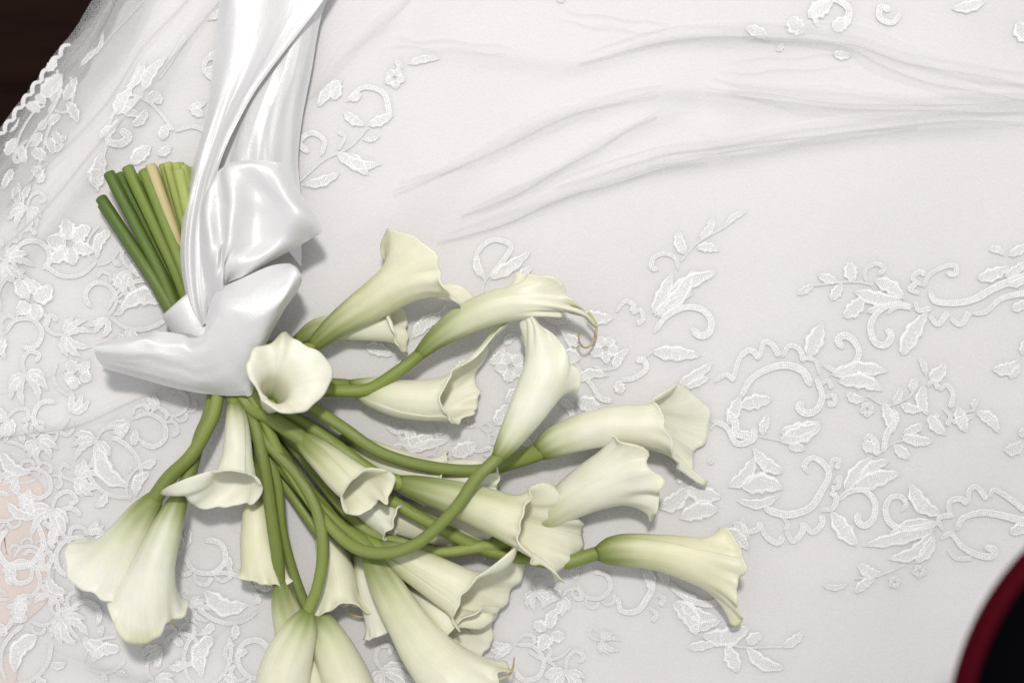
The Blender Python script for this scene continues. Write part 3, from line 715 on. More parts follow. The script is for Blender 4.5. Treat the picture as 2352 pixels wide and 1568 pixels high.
    for j in range(1, npt + 1):
        sg = (j - .5) / npt
        uu = np.clip(um + sg * plen / ln, 0, 1)
        Tt = unit(at(T, uu)); nn = unit(at(Nn, uu)); bb = unit(at(B, uu))
        rad = unit(np.cos(a)[:, None] * bb + fz * np.sin(a)[:, None] * nn)
        th = th0 + flare * sst(sg * 1.15) + curl * max(0, (sg - .45) / .55)**1.6 + ruf * sg**1.5 + roll * max(0, (sg - .8) / .2)
        step = plen / npt
        pos = pos + (np.cos(th)[:, None] * Tt + np.sin(th)[:, None] * rad) * step[:, None]
        rows.append(pos.copy())
        uc = um + (1 - um) * sg * np.clip(plen / (130 * K), .4, 1.2)
        cc = colour(uc, phi)
        if tip and j > npt * .75:
            w = (tipw * (j / npt - .75) / .25)[:, None] * .55
            cc = cc * (1 - w) + (np.array([.42, .46, .16]) if seed in (3, 4, 24) else (np.array([.16, .13, .05]) if seed in (22, 25) else np.array([.80, .76, .50]))) * w
        cols.append(cc); uvs.append(np.stack([a * 2.2, uc], 1))
    V = np.stack(rows, 0)
    if clampz:   # petals rest on the dress
        px = V[..., 0] / K * HCAM / (HCAM - V[..., 2]) + PXW / 2; py = PXH / 2 - V[..., 1] / K * HCAM / (HCAM - V[..., 2])
        g = dz(px, py) * .001 + .0035; d = (V[..., 2] - g) / .005
        V[..., 2] = g + .005 * np.where(d > 12, d, np.log1p(np.exp(np.minimum(d, 12))))
    nr = len(rows)
    ob = mesh_obj('spathe', V.reshape(-1, 3) - org, grid_faces(nr, nv), M['spathe'], root, True, np.stack(cols).reshape(-1, 3), np.stack(uvs).reshape(-1, 2))
    so = ob.modifiers.new('thick', 'SOLIDIFY'); so.thickness = .0011; so.offset = 0; so.use_even_offset = False
    if spadix:
        q = [at(C, np.array(u)) for u in (.12, .3, .45, min(.6, um))]
        tube('spadix', q, [3 * K, 8 * K, 8 * K, 4 * K], M['spadix'], root, np.array([.7, .5, .1]), 24, 10, 1, True, org)
    if tendril:
        q = [P(*t_) for t_ in tendril]
        tube('tip', q, [3.6 * K, 3.2 * K, 2.4 * K, 1.2 * K], M['tip'], root, lambda s: np.array([.62, .60, .36]) * (1 - s[:, None]) + np.array([.40, .26, .08]) * s[:, None], 30, 8, 1, True, org)
    return root

# petals: (angle, length, flare, curl) with angle 0 = right of the growing direction, 90 = towards the viewer, 180 = left, 270 = towards the dress
LIL = []
def add(**k): LIL.append(k)
add(label='lily shaded by the square-mouthed bloom above it, its mouth edge rolled into a scroll', end=(272, 400, 24), bind=(-20, 14),
    stem=[(560, 815, 16), (625, 790, 13)], stem_r=[11, 11, 10, 10, 10], axis=[(680, 782, 14), (735, 756, 17), (820, 750, 18), (895, 748, 18), (960, 752, 18)],
    R=[(0, 11), (.2, 25), (.5, 30), (.75, 36), (1, 38)], um=.72, petals=[(0, 62, 30, 20), (60, 45, 30, 60), (120, 34, 50, 150), (180, 36, 50, 150), (270, 60, 5, 0)],
    green=.33, tone=.6, seed=1, ruff=8)
add(label='lily nearest the ribbon tails, seen from behind, with a squared-off flaring mouth', end=(293, 384, 36), bind=(-8, 36),
    stem=[(560, 845, 32), (640, 825, 28)], stem_r=[12, 12, 11, 12, 13, 15], axis=[(716, 796, 26), (780, 742, 30), (860, 690, 34), (935, 642, 38), (1005, 625, 37), (1085, 640, 30)],
    R=[(0, 15), (.15, 24), (.35, 37), (.55, 46), (.8, 58), (1, 62)], um=.5, petals=[(0, 165, 10, 20), (45, 165, 4, 0), (90, 150, 8, 5), (135, 140, 34, 0), (175, 118, 78, 0), (225, 60, 60, 40), (290, 60, 10, 0), (330, 165, 0, 0)],
    tip=(348, 45, 12), green=.36, tone=.75, seed=2, ruff=4)
add(label='slim lily on a curved stem, its tip drawn out into a hooked tendril', end=(250, 398, 30), bind=(-34, 30),
    stem=[(600, 885, 24), (690, 895, 24), (770, 902, 26), (840, 896, 27), (905, 862, 28)], stem_r=[12, 12, 12, 12, 12, 13, 14], axis=[(962, 815, 27), (1010, 772, 30), (1085, 727, 34), (1165, 700, 35), (1250, 698, 32), (1330, 715, 24), (1362, 745, 16)],
    R=[(0, 14), (.1, 21), (.25, 33), (.45, 38), (.6, 37), (1, 34)], um=.5, petals=[(0, 60, -2, 0), (45, 130, -12, -8), (90, 205, -4, -10), (125, 130, 8, 0), (160, 75, 42, 30), (190, 55, 55, 40), (250, 50, 10, 0), (310, 40, 0, 0)],
    tip=(85, 30, 14), tendril=[(1352, 716, 24), (1370, 750, 17), (1360, 788, 14), (1342, 798, 16), (1330, 782, 20), (1331, 758, 22)], green=.33, tone=.45, seed=3, ruff=14, rk=7)
add(label='sideways lily with wide trumpet mouth and frilled edge, beside the hooked-tip bloom', end=(236, 470, 14), bind=(-44, 20),
    stem=[(590, 880, 18), (680, 885, 18), (760, 882, 18)], stem_r=[12, 12, 11, 11, 12, 13], axis=[(800, 885, 18), (860, 900, 20), (930, 915, 23), (1010, 915, 26), (1080, 885, 28)],
    R=[(0, 14), (.2, 34), (.45, 42), (.7, 46), (1, 52)], um=.66, petals=[(0, 70, 26, 10), (40, 60, 25, 40), (90, 34, 14, 30), (140, 70, 6, 20), (185, 190, 30, -14), (230, 150, 20, 0), (290, 115, 10, 0), (335, 90, 18, 0)],
    tip=(192, 55, 12), seam=40, green=.22, tone=.5, seed=4, ruff=9, rk=6)
add(label='white lily whose long bare stem loops across the other stems like a hook', end=(330, 392, 40), bind=(4, 46),
    stem=[(590, 930, 34), (650, 1050, 30), (710, 1150, 32), (765, 1225, 40), (820, 1265, 50), (890, 1268, 56), (960, 1240, 58), (1040, 1170, 58), (1100, 1100, 56)], stem_r=[11, 11, 11, 11, 11, 12, 12, 12, 13],
    axis=[(1142, 1052, 54), (1180, 995, 52), (1225, 920, 48), (1258, 850, 42), (1252, 780, 34), (1220, 735, 28)],
    R=[(0, 14), (.15, 27), (.35, 40), (.55, 50), (.8, 44), (1, 34)], um=.48, petals=[(0, 62, 34, 30), (40, 90, 6, -10), (90, 172, -14, -14), (140, 168, -18, -16), (180, 150, -10, -10), (230, 110, 0, 0), (300, 90, 20, 0), (340, 66, 45, 30)],
    tip=(115, 25, 18), green=.17, tone=.25, seed=5, ruff=5, stemtone=.65)
add(label='long slender lily with a broad white petal hanging at its end', end=(262, 425, 18), bind=(-28, 24),
    stem=[(600, 905, 24), (690, 928, 32), (780, 985, 36), (880, 1040, 36), (990, 1070, 32), (1100, 1077, 26), (1180, 1063, 20)], stem_r=[11, 12, 12, 12, 12, 12, 13, 16], axis=[(1236, 1038, 24), (1290, 1008, 27), (1370, 985, 30), (1450, 980, 31), (1530, 995, 28), (1600, 1050, 22)],
    R=[(0, 20), (.06, 30), (.25, 38), (.5, 43), (.75, 50), (1, 56)], um=.55, petals=[(0, 130, -6, 0), (60, 110, 0, 10), (110, 70, 8, 30), (150, 60, 30, 40), (190, 130, 66, 10), (225, 205, 45, -20), (270, 210, 18, 0), (320, 195, -4, 0)],
    tip=(310, 40, 20), green=.16, tone=.4, seed=6, ruff=4, stemtone=.55)
add(label='white lily with a pleated crumpled mouth lying beside the long slender one', end=(376, 378, 24), bind=(12, 22),
    stem=[(600, 940, 18), (700, 1060, 20), (830, 1205, 24), (920, 1248, 28), (1010, 1265, 26), (1100, 1258, 22), (1160, 1248, 18)], stem_r=[10, 10, 10, 10, 10, 11, 11, 12], axis=[(1205, 1222, 16), (1265, 1178, 20), (1340, 1130, 24), (1410, 1098, 26), (1490, 1075, 24), (1540, 1070, 20)],
    R=[(0, 16), (.2, 34), (.45, 50), (.65, 64), (1, 80)], um=.55, petals=[(0, 110, 30, 0), (50, 120, 12, 15), (100, 115, 16, -45), (140, 105, 26, 50), (180, 90, 45, 30), (240, 90, 30, 0), (300, 120, 18, 0)],
    tip=[(75, 20, 10), (120, 30, 9)], green=.22, tone=.3, seed=7, ruff=15, rk=5, stemtone=.9)
add(label='lily crossed by the looping stem, with a tongue-like lip curling over a stem', end=(320, 402, 22), bind=(-14, 28),
    stem=[(600, 920, 28), (680, 960, 30), (770, 1025, 32), (860, 1085, 34)], stem_r=[12, 12, 12, 12, 14, 17], axis=[(915, 1107, 36), (980, 1125, 38), (1060, 1150, 40), (1140, 1180, 42), (1220, 1212, 45), (1310, 1240, 46), (1390, 1268, 40)],
    R=[(0, 17), (.13, 29), (.33, 42), (.5, 50), (1, 56)], um=.48, petals=[(0, 150, 4, 10), (40, 110, 0, 50), (80, 70, 16, 60), (130, 66, 18, 30), (175, 60, 45, 10), (220, 150, 26, 10), (270, 205, 10, 15), (330, 200, 8, 0)],
    tip=(355, 40, 14), green=.38, tone=.65, seed=8, ruff=10, rk=5)
add(label='yellowish lily farthest from the bow, with an overlap seam along its top', end=(232, 455, 20), bind=(-40, 34),
    stem=[(600, 925, 20), (700, 990, 24), (800, 1075, 27), (900, 1155, 28), (1000, 1210, 27), (1110, 1262, 20), (1220, 1288, 20), (1300, 1288, 22)], stem_r=[12, 12, 12, 12, 13, 13, 13, 15], axis=[(1370, 1270, 22), (1430, 1262, 25), (1510, 1268, 27), (1590, 1284, 27), (1660, 1306, 23), (1740, 1345, 17)],
    R=[(0, 16), (.06, 29), (.14, 34), (.35, 38), (.6, 50), (1, 62)], um=.55, petals=[(0, 125, 10, 0), (45, 125, 2, 0), (90, 115, 4, 10), (140, 100, 14, 20), (175, 72, 40, 10), (225, 80, 20, 0), (290, 120, 4, 0), (335, 130, 8, 0)],
    tip=(8, 30, 26), seam=118, ov=70, green=.28, tone=.85, seed=9, ruff=9, rk=6, gap=1)
add(label='lily with a small round upturned mouth on a short thick dark green stem', end=(345, 380, 40), bind=(2, 40),
    stem=[(560, 915, 30), (625, 962, 38)], stem_r=[11, 12, 13, 15, 18], axis=[(690, 1005, 44), (745, 1050, 46), (795, 1095, 49), (835, 1125, 54), (870, 1150, 60)],
    R=[(0, 18), (.2, 28), (.5, 38), (.7, 42), (1, 44)], um=.66, petals=[(0, 40, 34, 20), (50, 14, 40, 60), (90, 16, 50, 60), (140, 30, 50, 40), (180, 66, 22, 10), (225, 80, -12, -10), (270, 78, -22, -20), (320, 60, 0, 0)],
    tip=(255, 22, 14), seam=100, green=.40, tone=.6, seed=10, ruff=6, rk=4, tipcol=(.55, .46, .25))
add(label='pale lily mostly hidden behind the one with the tongue-like lip', end=(384, 376, 30), bind=(16, 30),
    stem=[(600, 930, 14), (700, 970, 14), (770, 1010, 14)], stem_r=[10, 10, 10, 11, 13], fz=.6, axis=[(800, 1008, 16), (850, 1045, 18), (905, 1075, 19), (960, 1098, 18), (1020, 1115, 16)],
    R=[(0, 16), (.25, 34), (.5, 44), (.75, 50), (1, 50)], um=.66, petals=[(0, 60, 10, 0), (90, 76, 4, 0), (140, 80, 12, 20), (180, 70, 30, 30), (270, 70, 0, 0)],
    green=.26, tone=.6, seed=11, ruff=12, rk=6)
add(label='yellow-cream bloom tucked low under the crossing stems', end=(395, 378, 26), bind=(22, 18),
    stem=[(590, 930, 10), (680, 1030, 10), (770, 1115, 10)], stem_r=[10, 10, 10, 11, 13], fz=.5, axis=[(820, 1150, 9), (890, 1180, 10), (980, 1200, 11), (1080, 1215, 11), (1180, 1225, 11)],
    R=[(0, 16), (.25, 38), (.55, 46), (1, 50)], um=.66, petals=[(0, 70, 10, 0), (90, 80, 0, 0), (180, 70, 15, 10), (270, 70, 0, 0)],
    green=.1, tone=.65, seed=12, ruff=10, rk=6)
add(label='small white lily peeping out under the small round upturned mouth', end=(404, 376, 34), bind=(26, 34),
    stem=[(585, 925, 22), (660, 1010, 22), (740, 1090, 20)], stem_r=[9, 9, 9, 10, 11], axis=[(800, 1135, 20), (840, 1165, 22), (880, 1190, 25), (920, 1215, 26)],
    R=[(0, 12), (.3, 26), (.6, 32), (1, 38)], um=.6, petals=[(0, 50, 10, 0), (90, 46, 20, 30), (180, 50, 30, 30), (270, 50, 0, 0)],
    green=.12, tone=.25, seed=13, ruff=14, rk=5, spadix=False)
add(label='cream lily whose wide white petal folds up and back over its own mouth', end=(412, 377, 22), bind=(30, 24),
    stem=[(570, 930, 16), (640, 1040, 16), (720, 1150, 20), (800, 1225, 26)], stem_r=[11, 11, 11, 12, 14, 19], axis=[(862, 1256, 30), (925, 1285, 32), (1000, 1325, 34), (1065, 1360, 36), (1130, 1390, 38)],
    R=[(0, 20), (.2, 33), (.5, 44), (.75, 52), (1, 58)], um=.66, petals=[(0, 62, 34, 0), (45, 40, 24, 10), (90, 34, 16, 20), (130, 60, 25, 50), (165, 150, 62, 34), (200, 175, 70, 14), (240, 160, 40, -20), (300, 115, 12, 0)],
    tip=(10, 14, 10), seam=60, green=.30, tone=.65, seed=14, ruff=6)
add(label='biggest cream trumpet, its rim ending in a thin upturned brown tendril', end=(418, 382, 30), bind=(34, 30),
    stem=[(560, 930, 20), (620, 1030, 20), (700, 1130, 22), (780, 1205, 26)], stem_r=[11, 11, 11, 12, 14, 19], axis=[(845, 1262, 34), (880, 1335, 36), (925, 1415, 38), (975, 1490, 38), (1040, 1555, 34), (1120, 1610, 28)],
    R=[(0, 20), (.2, 36), (.45, 46), (.7, 64), (1, 80)], um=.6, petals=[(0, 110, 14, 0), (60, 130, 4, 0), (90, 130, 4, 0), (140, 150, 8, 0), (180, 150, 10, 0), (270, 80, 0, 0), (320, 90, 20, 20)],
    tip=(165, 20, 14), tendril=[(1140, 1560, 30), (1168, 1550, 32), (1178, 1532, 34), (1181, 1508, 36)], green=.30, tone=.55, seed=15, ruff=6)
add(label='pale open lily half hidden behind the biggest cream trumpet', end=(424, 385, 26), bind=(38, 22),
    stem=[(560, 935, 10), (640, 1060, 10), (760, 1190, 12), (860, 1280, 12)], stem_r=[10, 10, 10, 11, 12], axis=[(930, 1345, 14), (975, 1385, 18), (1025, 1425, 22), (1075, 1460, 24), (1130, 1490, 22)],
    R=[(0, 14), (.25, 32), (.55, 44), (1, 56)], um=.52, petals=[(0, 50, 30, 20), (60, 20, 20, 20), (110, 26, 24, 30), (160, 60, 30, 20), (200, 95, 22, 5), (270, 110, 0, 0), (330, 90, 10, 0)],
    green=.1, tone=.35, seed=16, ruff=4, rk=4)
add(label='closed lily beside the bowed-stem bloom, its thin straight stem meeting that one in a V', end=(352, 386, 20), bind=(6, 16),
    stem=[(545, 930, 20), (585, 1010, 22), (632, 1100, 24), (652, 1220, 24), (678, 1320, 22)], stem_r=[10, 10, 10, 10, 10, 11], axis=[(708, 1402, 24), (742, 1450, 28), (778, 1520, 30), (805, 1590, 28), (825, 1680, 24)],
    R=[(0, 12), (.12, 34), (.35, 46), (.6, 54), (1, 62)], um=.62, petals=[(0, 90, 15, 0), (90, 110, 5, 0), (180, 90, 15, 0), (270, 70, 10, 0)],
    green=.27, tone=.6, seed=17)
add(label='lily on the thick glossy jointed stem, wedged behind the bowed-stem bloom', end=(428, 388, 20), bind=(42, 26),
    stem=[(545, 912, 24), (575, 960, 30), (605, 1060, 34), (625, 1160, 34), (634, 1260, 32)], stem_r=[11, 11, 11, 12, 12, 13, 15], axis=[(642, 1335, 26), (656, 1400, 24), (680, 1470, 22), (706, 1550, 20), (730, 1650, 18)],
    R=[(0, 14), (.15, 28), (.35, 40), (.6, 48), (1, 54)], um=.6, petals=[(0, 70, 15, 0), (90, 80, 5, 0), (180, 70, 10, 0), (270, 60, 0, 0)],
    green=.27, tone=.6, seed=18)
add(label='smooth closed lily lying over two others, on a bowed stem', end=(334, 388, 28), bind=(-4, 22), tipcol=(.52, .42, .24),
    stem=[(560, 930, 30), (610, 1010, 30), (680, 1090, 32), (728, 1170, 38), (740, 1260, 42), (728, 1345, 42)], stem_r=[10, 10, 10, 11, 12, 12, 13], axis=[(708, 1400, 42), (688, 1450, 43), (660, 1520, 43), (645, 1590, 42), (640, 1690, 38)],
    R=[(0, 13), (.12, 34), (.35, 50), (.6, 58), (1, 64)], um=.62, petals=[(0, 90, 15, 0), (90, 110, 5, 0), (180, 90, 15, 0), (270, 70, 10, 0)],
    green=.2, tone=.5, seed=19, stemtone=.6)
add(label='small cream lily with a frilled mouth lying behind the thick jointed stem', end=(433, 392, 18), bind=(46, 18),
    stem=[(535, 930, 12), (560, 1010, 12), (580, 1080, 12)], stem_r=[10, 10, 10, 11, 14], axis=[(592, 1130, 16), (592, 1190, 20), (594, 1250, 22), (602, 1300, 22), (612, 1350, 20)],
    R=[(0, 16), (.2, 33), (.5, 42), (.75, 47), (1, 46)], um=.66, petals=[(0, 26, 20, 10), (45, 40, 12, 0), (90, 60, 0, 0), (150, 70, -4, 0), (180, 70, 0, 0), (270, 40, 0, 0)],
    green=.12, tone=.85, seed=20, ruff=12, rk=5)
add(label='flat cream lily with frilled edge and thin curled tendril, lying under the bowed stem', end=(436, 388, 28), bind=(48, 28),
    stem=[(550, 930, 10), (610, 1050, 10), (690, 1160, 10)], stem_r=[10, 10, 10, 11, 13], axis=[(735, 1225, 14), (760, 1275, 18), (775, 1330, 20), (770, 1385, 20), (762, 1430, 18)],
    R=[(0, 14), (.25, 34), (.55, 42), (1, 44)], um=.55, petals=[(0, 60, 0, 0), (60, 70, 10, 0), (110, 50, 20, 30), (150, 60, 50, 0), (180, 70, 45, 0), (230, 70, 20, 0), (290, 60, 0, 0)],
    tip=(165, 14, 10), tendril=[(858, 1404, 14), (838, 1415, 12), (815, 1413, 12), (800, 1406, 14)], green=.08, tone=.6, seed=21, ruff=12, rk=5)
add(label='lily with cupped mouth and a long brown-tipped petal reaching over two neighbours', end=(440, 396, 20), bind=(52, 24),
    stem=[(528, 890, 26)], stem_r=[11, 11, 12, 14, 17], axis=[(540, 922, 31), (545, 985, 38), (545, 1050, 43), (538, 1105, 49), (515, 1150, 56)],
    R=[(0, 17), (.25, 26), (.55, 33), (.8, 50), (1, 60)], um=.7, petals=[(0, 96, 50, 6), (40, 26, 50, 40), (90, 12, 50, 60), (140, 18, 46, 60), (180, 34, 36, 30), (225, 60, 0, 0), (270, 74, -10, 0), (320, 92, 20, 0)],
    tip=(355, 46, 11), seam=120, green=.2, tone=.3, seed=22, ruff=5, rk=4)
add(label='broad white trumpet lily seen from behind, tucked under the one with green-edged point', end=(444, 400, 26), bind=(56, 30),
    stem=[(500, 915, 30), (470, 985, 32), (435, 1045, 34), (395, 1098, 34)], stem_r=[11, 11, 11, 12, 13, 14, 16], axis=[(358, 1140, 33), (325, 1185, 34), (290, 1240, 34), (262, 1295, 32), (235, 1350, 28)],
    R=[(0, 18), (.2, 33), (.45, 44), (.65, 60), (1, 70)], um=.5, petals=[(0, 95, 42, -10), (45, 110, 14, -6), (90, 120, 6, -6), (135, 130, 2, 0), (180, 150, -2, 0), (225, 100, 4, 0), (270, 60, 20, 0), (320, 70, 40, 0)],
    green=.40, tone=.10, seed=23, ruff=3, stemtone=.6)
add(label='white trumpet lily lying over another, ending in a folded green-edged point', end=(446, 404, 18), bind=(60, 22),
    stem=[(482, 925, 22), (462, 1000, 24), (438, 1080, 27)], stem_r=[10, 10, 10, 11, 13, 16], axis=[(414, 1138, 32), (392, 1190, 38), (368, 1255, 42), (348, 1320, 42), (342, 1380, 38), (352, 1450, 30)],
    R=[(0, 18), (.2, 31), (.45, 42), (.65, 58), (1, 66)], um=.5, petals=[(0, 100, 34, -6), (45, 120, 14, -10), (90, 140, 0, -10), (135, 125, -2, -6), (180, 100, 8, 0), (225, 80, 10, 0), (270, 60, 20, 0), (320, 70, 30, 0)],
    tip=(85, 30, 30), tendril=[(382, 1398, 42), (390, 1410, 42), (398, 1425, 40), (402, 1440, 36)], green=.28, tone=.12, seed=24, ruff=5)
add(label='face-on lily beside the bow, showing its shaded throat and pointed tip', end=(410, 392, 38), bind=(24, 46),
    stem=[(540, 840, 38), (580, 890, 36)], stem_r=[11, 11, 12, 13, 15], axis=[(618, 935, 38), (624, 918, 50), (628, 902, 60), (634, 890, 68)], nref=(0, 1, .2),
    R=[(0, 15), (.4, 24), (.7, 30), (1, 34)], um=.7, petals=[(0, 52, 6, 40), (45, 84, 36, 10), (90, 100, 72, -10), (135, 118, 70, -10), (180, 120, 74, -10), (225, 80, 66, -10), (270, 66, 34, 10), (315, 60, 4, 70)],
    tip=(104, 30, 8), seam=318, green=.35, tone=.35, seed=25, ruff=4, rk=3, clampz=False, spadix=False, fz=1.0)
add(label='pale lily whose ruffled rim shows just above the lily with the tongue-like lip', end=(388, 380, 20), bind=(18, 16),
    stem=[(590, 930, 12), (720, 1000, 12), (850, 1070, 13)], stem_r=[10, 10, 10, 11, 13], axis=[(925, 1098, 14), (990, 1098, 17), (1070, 1102, 20), (1140, 1112, 20), (1200, 1120, 18)], fz=.6,
    R=[(0, 15), (.25, 34), (.5, 42), (.75, 44), (1, 44)], um=.62, petals=[(0, 40, 5, 0), (90, 50, 4, 0), (140, 44, 14, 30), (180, 40, 34, 40), (270, 50, 0, 0)], green=.1, tone=.35, seed=26, ruff=14, rk=7)
add(label='white lily tucked beneath the biggest cream trumpet, only one wavy petal side showing', end=(408, 384, 16), bind=(28, 14),
    stem=[(565, 935, 10), (650, 1060, 10), (760, 1180, 11)], stem_r=[10, 10, 10, 11, 12], axis=[(822, 1262, 13), (850, 1325, 16), (872, 1395, 18), (890, 1460, 18), (905, 1510, 16)], fz=.6,
    R=[(0, 14), (.25, 32), (.55, 38), (1, 42)], um=.6, petals=[(0, 50, 20, 20), (90, 40, 5, 0), (180, 40, 20, 20), (270, 50, 0, 0)], green=.12, tone=.2, seed=27, ruff=12, rk=6)
for i, k in enumerate(LIL): lily(**k)

# ------------------------------------------------------------------ satin ribbon
ribbon = empty('satin_ribbon', P(BX, BY, 2)); RO = P(BX, BY, 2)
tag(ribbon, 'wide white satin ribbon tied in a loose bow around the lily stems', 'ribbon')
def sheet(name, rows, nu=70, nv=70, thick=.0005, wr=0.0, sd=0, across=True):
    R_ = [crv(r, nv)[0] for r in rows]
    G = np.stack(R_)                                 # rows x nv x 3 (px,px,mm)
    q = np.stack([crv(G[:, k, :] * np.array([1, 1, 3.0]), nu)[0] for k in range(nv)], 1) / np.array([1, 1, 3.0])
    su = np.repeat(np.linspace(0, 1, nu)[:, None], nv, 1); sv = np.repeat(np.linspace(0, 1, nv)[None], nu, 0)
    if wr:   # soft creases running along the ribbon
        al_, ac_ = (su, sv) if across else (sv, su)
        w_ = np.sin(ac_ * 17 + 2.2 * np.sin(al_ * 3.1 + sd) + sd) * (.5 + .5 * np.sin(al_ * 4.7 + sd * 1.7)) + .6 * np.sin(ac_ * 31 + 3 * np.sin(al_ * 4.3 + sd * 2) + 2 * sd) * (.5 + .5 * np.sin(al_ * 7 + 1.1 * sd + ac_ * 3))
        rdg = lambda t: 1 - np.abs(np.sin(t))**.8 * 1.6
        w_ = w_ + 1.1 * rdg(ac_ * 9.5 + .9 * np.sin(al_ * 3.7 + sd) + sd) * sst(.5 + .5 * np.sin(al_ * 5.1 + 2 * sd + ac_ * 2)) + .35 * rdg(ac_ * 23 + 1.7 * np.sin(al_ * 6 + sd * 3)) * (.5 + .5 * np.sin(al_ * 9 + ac_ * 5 + sd))
        fade = np.minimum(1, np.minimum(al_, 1 - al_) * 9 + .15)
        q[..., 2] += wr * w_ * fade
    zz = q[..., 2] * .001; f = (HCAM - zz) / HCAM
    v = np.stack([(q[..., 0] - PXW / 2) * K * f, -(q[..., 1] - PXH / 2) * K * f, zz], -1)
    o = mesh_obj(name, v.reshape(-1, 3) - RO, grid_faces(nu, nv), M['satin'], ribbon, uv=np.stack([su, sv], -1).reshape(-1, 2))
    return o
# long tail running off the top: back panel, then the front panel folded over it
sheet('tail_panel', [
 [(600, -60, 14), (680, -60, 20), (735, -60, 22), (778, -60, 14)],
 [(580, 60, 15), (655, 60, 24), (705, 50, 24), (738, 40, 12)],
 [(550, 170, 16), (630, 160, 28), (685, 160, 24), (716, 160, 11)],
 [(520, 260, 20), (592, 255, 34), (655, 260, 25), (694, 275, 11)],
 [(500, 350, 26), (580, 345, 36), (640, 360, 28), (685, 370, 12)],
 [(490, 450, 30), (560, 450, 34), (630, 450, 28), (692, 470, 14)],
 [(490, 560, 30), (560, 560, 32), (640, 560, 28), (692, 612, 16)]], 100, 80, wr=1.0, sd=1)
sheet('tail_panel', [
 [(500, -60, 14), (540, -60, 24), (600, -60, 22), (680, -60, 26), (780, -60, 28)],
 [(503, 0, 14), (535, 0, 24), (600, 0, 22), (670, 0, 28), (735, 12, 29)],
 [(492, 110, 14), (530, 110, 24), (585, 110, 24), (635, 105, 31), (672, 95, 33)],
 [(484, 190, 14), (512, 190, 25), (552, 190, 26), (592, 175, 34), (618, 165, 36)],
 [(474, 266, 16), (492, 262, 29), (522, 252, 30), (552, 240, 38), (574, 230, 39)],
 [(448, 360, 20), (462, 355, 34), (484, 350, 34), (506, 335, 43), (526, 322, 44)],
 [(428, 440, 30), (440, 440, 40), (456, 435, 40), (474, 425, 48), (496, 405, 48)],
 [(417, 520, 38), (427, 520, 48), (440, 520, 46), (454, 512, 53), (480, 495, 52)],
 [(415, 600, 42), (425, 602, 52), (438, 604, 50), (452, 604, 56), (480, 600, 54)],
 [(430, 690, 44), (438, 690, 52), (448, 690, 52), (458, 690, 56), (480, 690, 52)],
 [(458, 758, 44), (462, 752, 48), (466, 748, 50), (470, 744, 52), (482, 740, 50)]], 130, 90, wr=.7, sd=2)
# short tail: the puffed end over the long one
sheet('tail_end', [
 [(470, 450, 46), (492, 405, 54), (512, 384, 58), (535, 372, 60), (590, 368, 62), (628, 372, 61), (646, 374, 58)],
 [(460, 475, 48), (478, 440, 58), (504, 412, 58), (527, 390, 65), (590, 384, 65), (636, 396, 64), (664, 404, 54)],
 [(454, 510, 49), (474, 495, 62), (506, 470, 58), (534, 450, 69), (592, 440, 58), (654, 444, 68), (698, 456, 54)],
 [(450, 560, 50), (482, 552, 66), (508, 530, 60), (530, 506, 72), (592, 500, 56), (680, 490, 71), (740, 524, 52)],
 [(452, 612, 50), (496, 602, 70), (510, 580, 62), (523, 572, 72), (585, 560, 60), (660, 545, 62), (708, 552, 50)],
 [(456, 665, 48), (508, 640, 70), (514, 620, 62), (520, 612, 68), (575, 600, 66), (618, 590, 62), (652, 584, 50)],
 [(468, 725, 46), (514, 690, 58), (518, 668, 54), (524, 650, 56), (556, 636, 62), (585, 622, 58), (600, 612, 48)]], 130, 150, wr=.3, sd=3)
# undersides of the two loops
sheet('bow_loop_underside', [
 [(300, 782, 44), (378, 764, 50), (421, 764, 51), (472, 778, 49)],
 [(225, 812, 30), (330, 835, 26), (420, 850, 30), (480, 850, 34)],
 [(245, 838, 22), (330, 868, 20), (420, 885, 22), (490, 890, 24)]], 40, 40)
sheet('bow_loop_underside', [
 [(466, 770, 42), (500, 690, 44), (560, 648, 46), (620, 625, 44), (668, 612, 42)],
 [(478, 775, 46), (525, 730, 38), (590, 690, 38), (640, 660, 38), (688, 645, 38)],
 [(520, 800, 44), (560, 790, 36), (600, 770, 34), (630, 740, 32), (682, 672, 32)]], 40, 40)
# front band of the bow
BOWXY = [   # across the band at each station: back edge, shoulder, crest, front, front lower, lower edge
 [(221, 790), (219, 793), (218, 798), (217, 808), (224, 826), (240, 846)],
 [(288, 774), (288, 784), (288, 795), (292, 818), (300, 845), (312, 866)],
 [(334, 768), (334, 775), (334, 784), (340, 815), (350, 855), (360, 880)],
 [(372, 762), (370, 780), (368, 798), (378, 826), (388, 866), (400, 891)],
 [(418, 768), (420, 782), (421, 796), (430, 830), (442, 876), (450, 901)],
 [(442, 777), (445, 782), (448, 788), (465, 826), (482, 874), (492, 906)],
 [(468, 764), (473, 768), (478, 773), (500, 815), (520, 868), (525, 909)],
 [(478, 715), (491, 728), (502, 742), (526, 790), (548, 850), (555, 908)],
 [(500, 668), (514, 692), (528, 717), (552, 766), (572, 835), (578, 906)],
 [(560, 637), (570, 680), (582, 720), (592, 750), (596, 800), (588, 862)],
 [(620, 611), (632, 650), (645, 684), (640, 708), (628, 745), (612, 788)],
 [(662, 605), (672, 615), (680, 629), (686, 641), (680, 668), (662, 697)],
 [(680, 612), (686, 620), (691, 632), (694, 642), (690, 655), (684, 668)]]
CREST = [61, 65, 65, 64, 63, 65, 68, 72, 75, 76, 74, 71, 66]                 # height along the crest of the loops
PL, PM, PR = np.array([-7, -2, 0, -2.6, -12, -24]), np.array([-3, -1, 0, -3, -13, -30]), np.array([-13, -3.2, 0, -3.4, -15, -34])
BOW = [[None] * 13 for _ in range(6)]
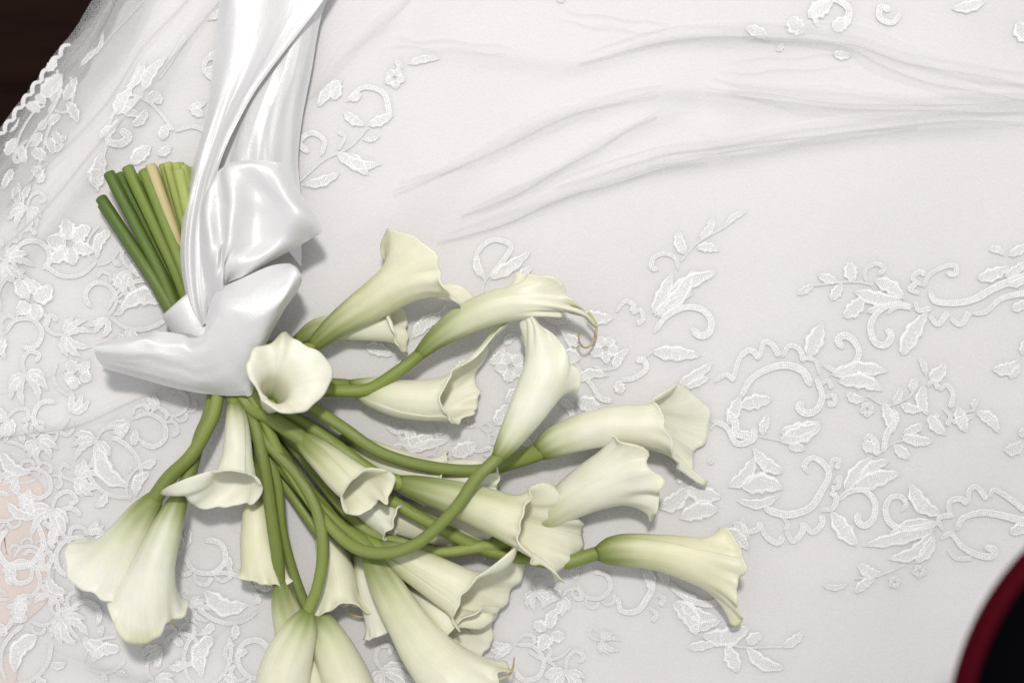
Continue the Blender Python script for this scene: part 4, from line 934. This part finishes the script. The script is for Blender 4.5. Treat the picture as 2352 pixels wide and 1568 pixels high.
for c_, st in enumerate(BOWXY):
    pf = PL if c_ < 5 else (PM if c_ < 7 else PR)
    if c_ == 7: pf = (PM + PR) / 2
    if c_ in (0, 11, 12): pf = pf * (.6 if c_ != 11 else .75)
    for r_ in range(6): BOW[r_][c_] = np.array([st[r_][0], st[r_][1], CREST[c_] + pf[r_]])
sheet('bow_loop', BOW, 150, 200, wr=.35, sd=4, across=False)
# wrap binding the stems
def wrap():
    d = unit(np.array([0.50, -0.866, 0])); s_ = np.array([d[1], -d[0], 0]); c0 = P(455, 738, 26)
    n, m = 48, 14; V = []
    for j in range(m):
        t = (j / (m - 1) - .5) * .036
        for k in range(n):
            a = 2 * math.pi * k / n
            rr = 1 + .03 * math.sin(3 * a + j * .5)
            V.append(c0 + d * (t + .002 * math.sin(2 * a)) + s_ * .0205 * rr * math.cos(a) + np.array([0, 0, 1]) * .0235 * rr * math.sin(a))
    uv = np.array([[j / (m - 1), k / n] for j in range(m) for k in range(n)])
    o = mesh_obj('binding', np.array(V) - RO, grid_faces(m, n, True), M['satin'], ribbon, uv=uv)
    s = o.modifiers.new('thick', 'SOLIDIFY'); s.thickness = .0006; s.offset = 0
wrap()

# ------------------------------------------------------------------ the dark padded seat near the lens
def seat():
    root = empty('padded_seat', (0.60, -0.48, -0.0265))
    tag(root, 'black padded seat with a dark red rounded edge, blurred, overhanging the skirt', 'seat')
    A, Bq, rad, top = np.array([.385, -.217]), np.array([.63, -.52]), .150, .352
    d = unit(Bq - A); ang = math.atan2(d[1], d[0]); n = 48
    a1 = np.linspace(ang + math.pi / 2, ang + 1.5 * math.pi, n); a2 = np.linspace(ang - math.pi / 2, ang + math.pi / 2, n)
    nrm = np.concatenate([np.stack([np.cos(a1), np.sin(a1)], 1), np.stack([np.cos(a2), np.sin(a2)], 1)])
    ctr = np.concatenate([np.tile(A, (n, 1)), np.tile(Bq, (n, 1))])
    def sweep(name, prof, mat):
        V = [np.concatenate([ctr + nrm * r_, np.full((2 * n, 1), z_)], 1) for r_, z_ in prof]
        return mesh_obj(name, np.concatenate(V) - np.array(root.location), grid_faces(len(prof), 2 * n, True), mat, root)
    sweep('cushion', [(.0005, top + .016), (rad * .5, top + .014), (rad - .04, top + .008), (rad - .020, top + .003), (rad - .0095, top - .004), (rad - .0095, top - .03), (rad - .03, top - .05), (.0005, top - .055)], M['black'])
    sweep('red_edging', [(rad - .008 + .008 * math.cos(t), top - .014 + .008 * math.sin(t)) for t in np.linspace(0, 2 * np.pi, 14)], M['red'])
    for (x, y) in ((.60, -.36), (.50, -.52), (.72, -.48), (.62, -.64)):
        q = [np.array([x, y, -.0265]), np.array([x, y, .12]), np.array([x, y, .30])]
        tube('leg', q, [.014, .016, .018], M['black'], root, np.array([.01, .01, .01]), 12, 12, 1, True, np.array(root.location))
seat()
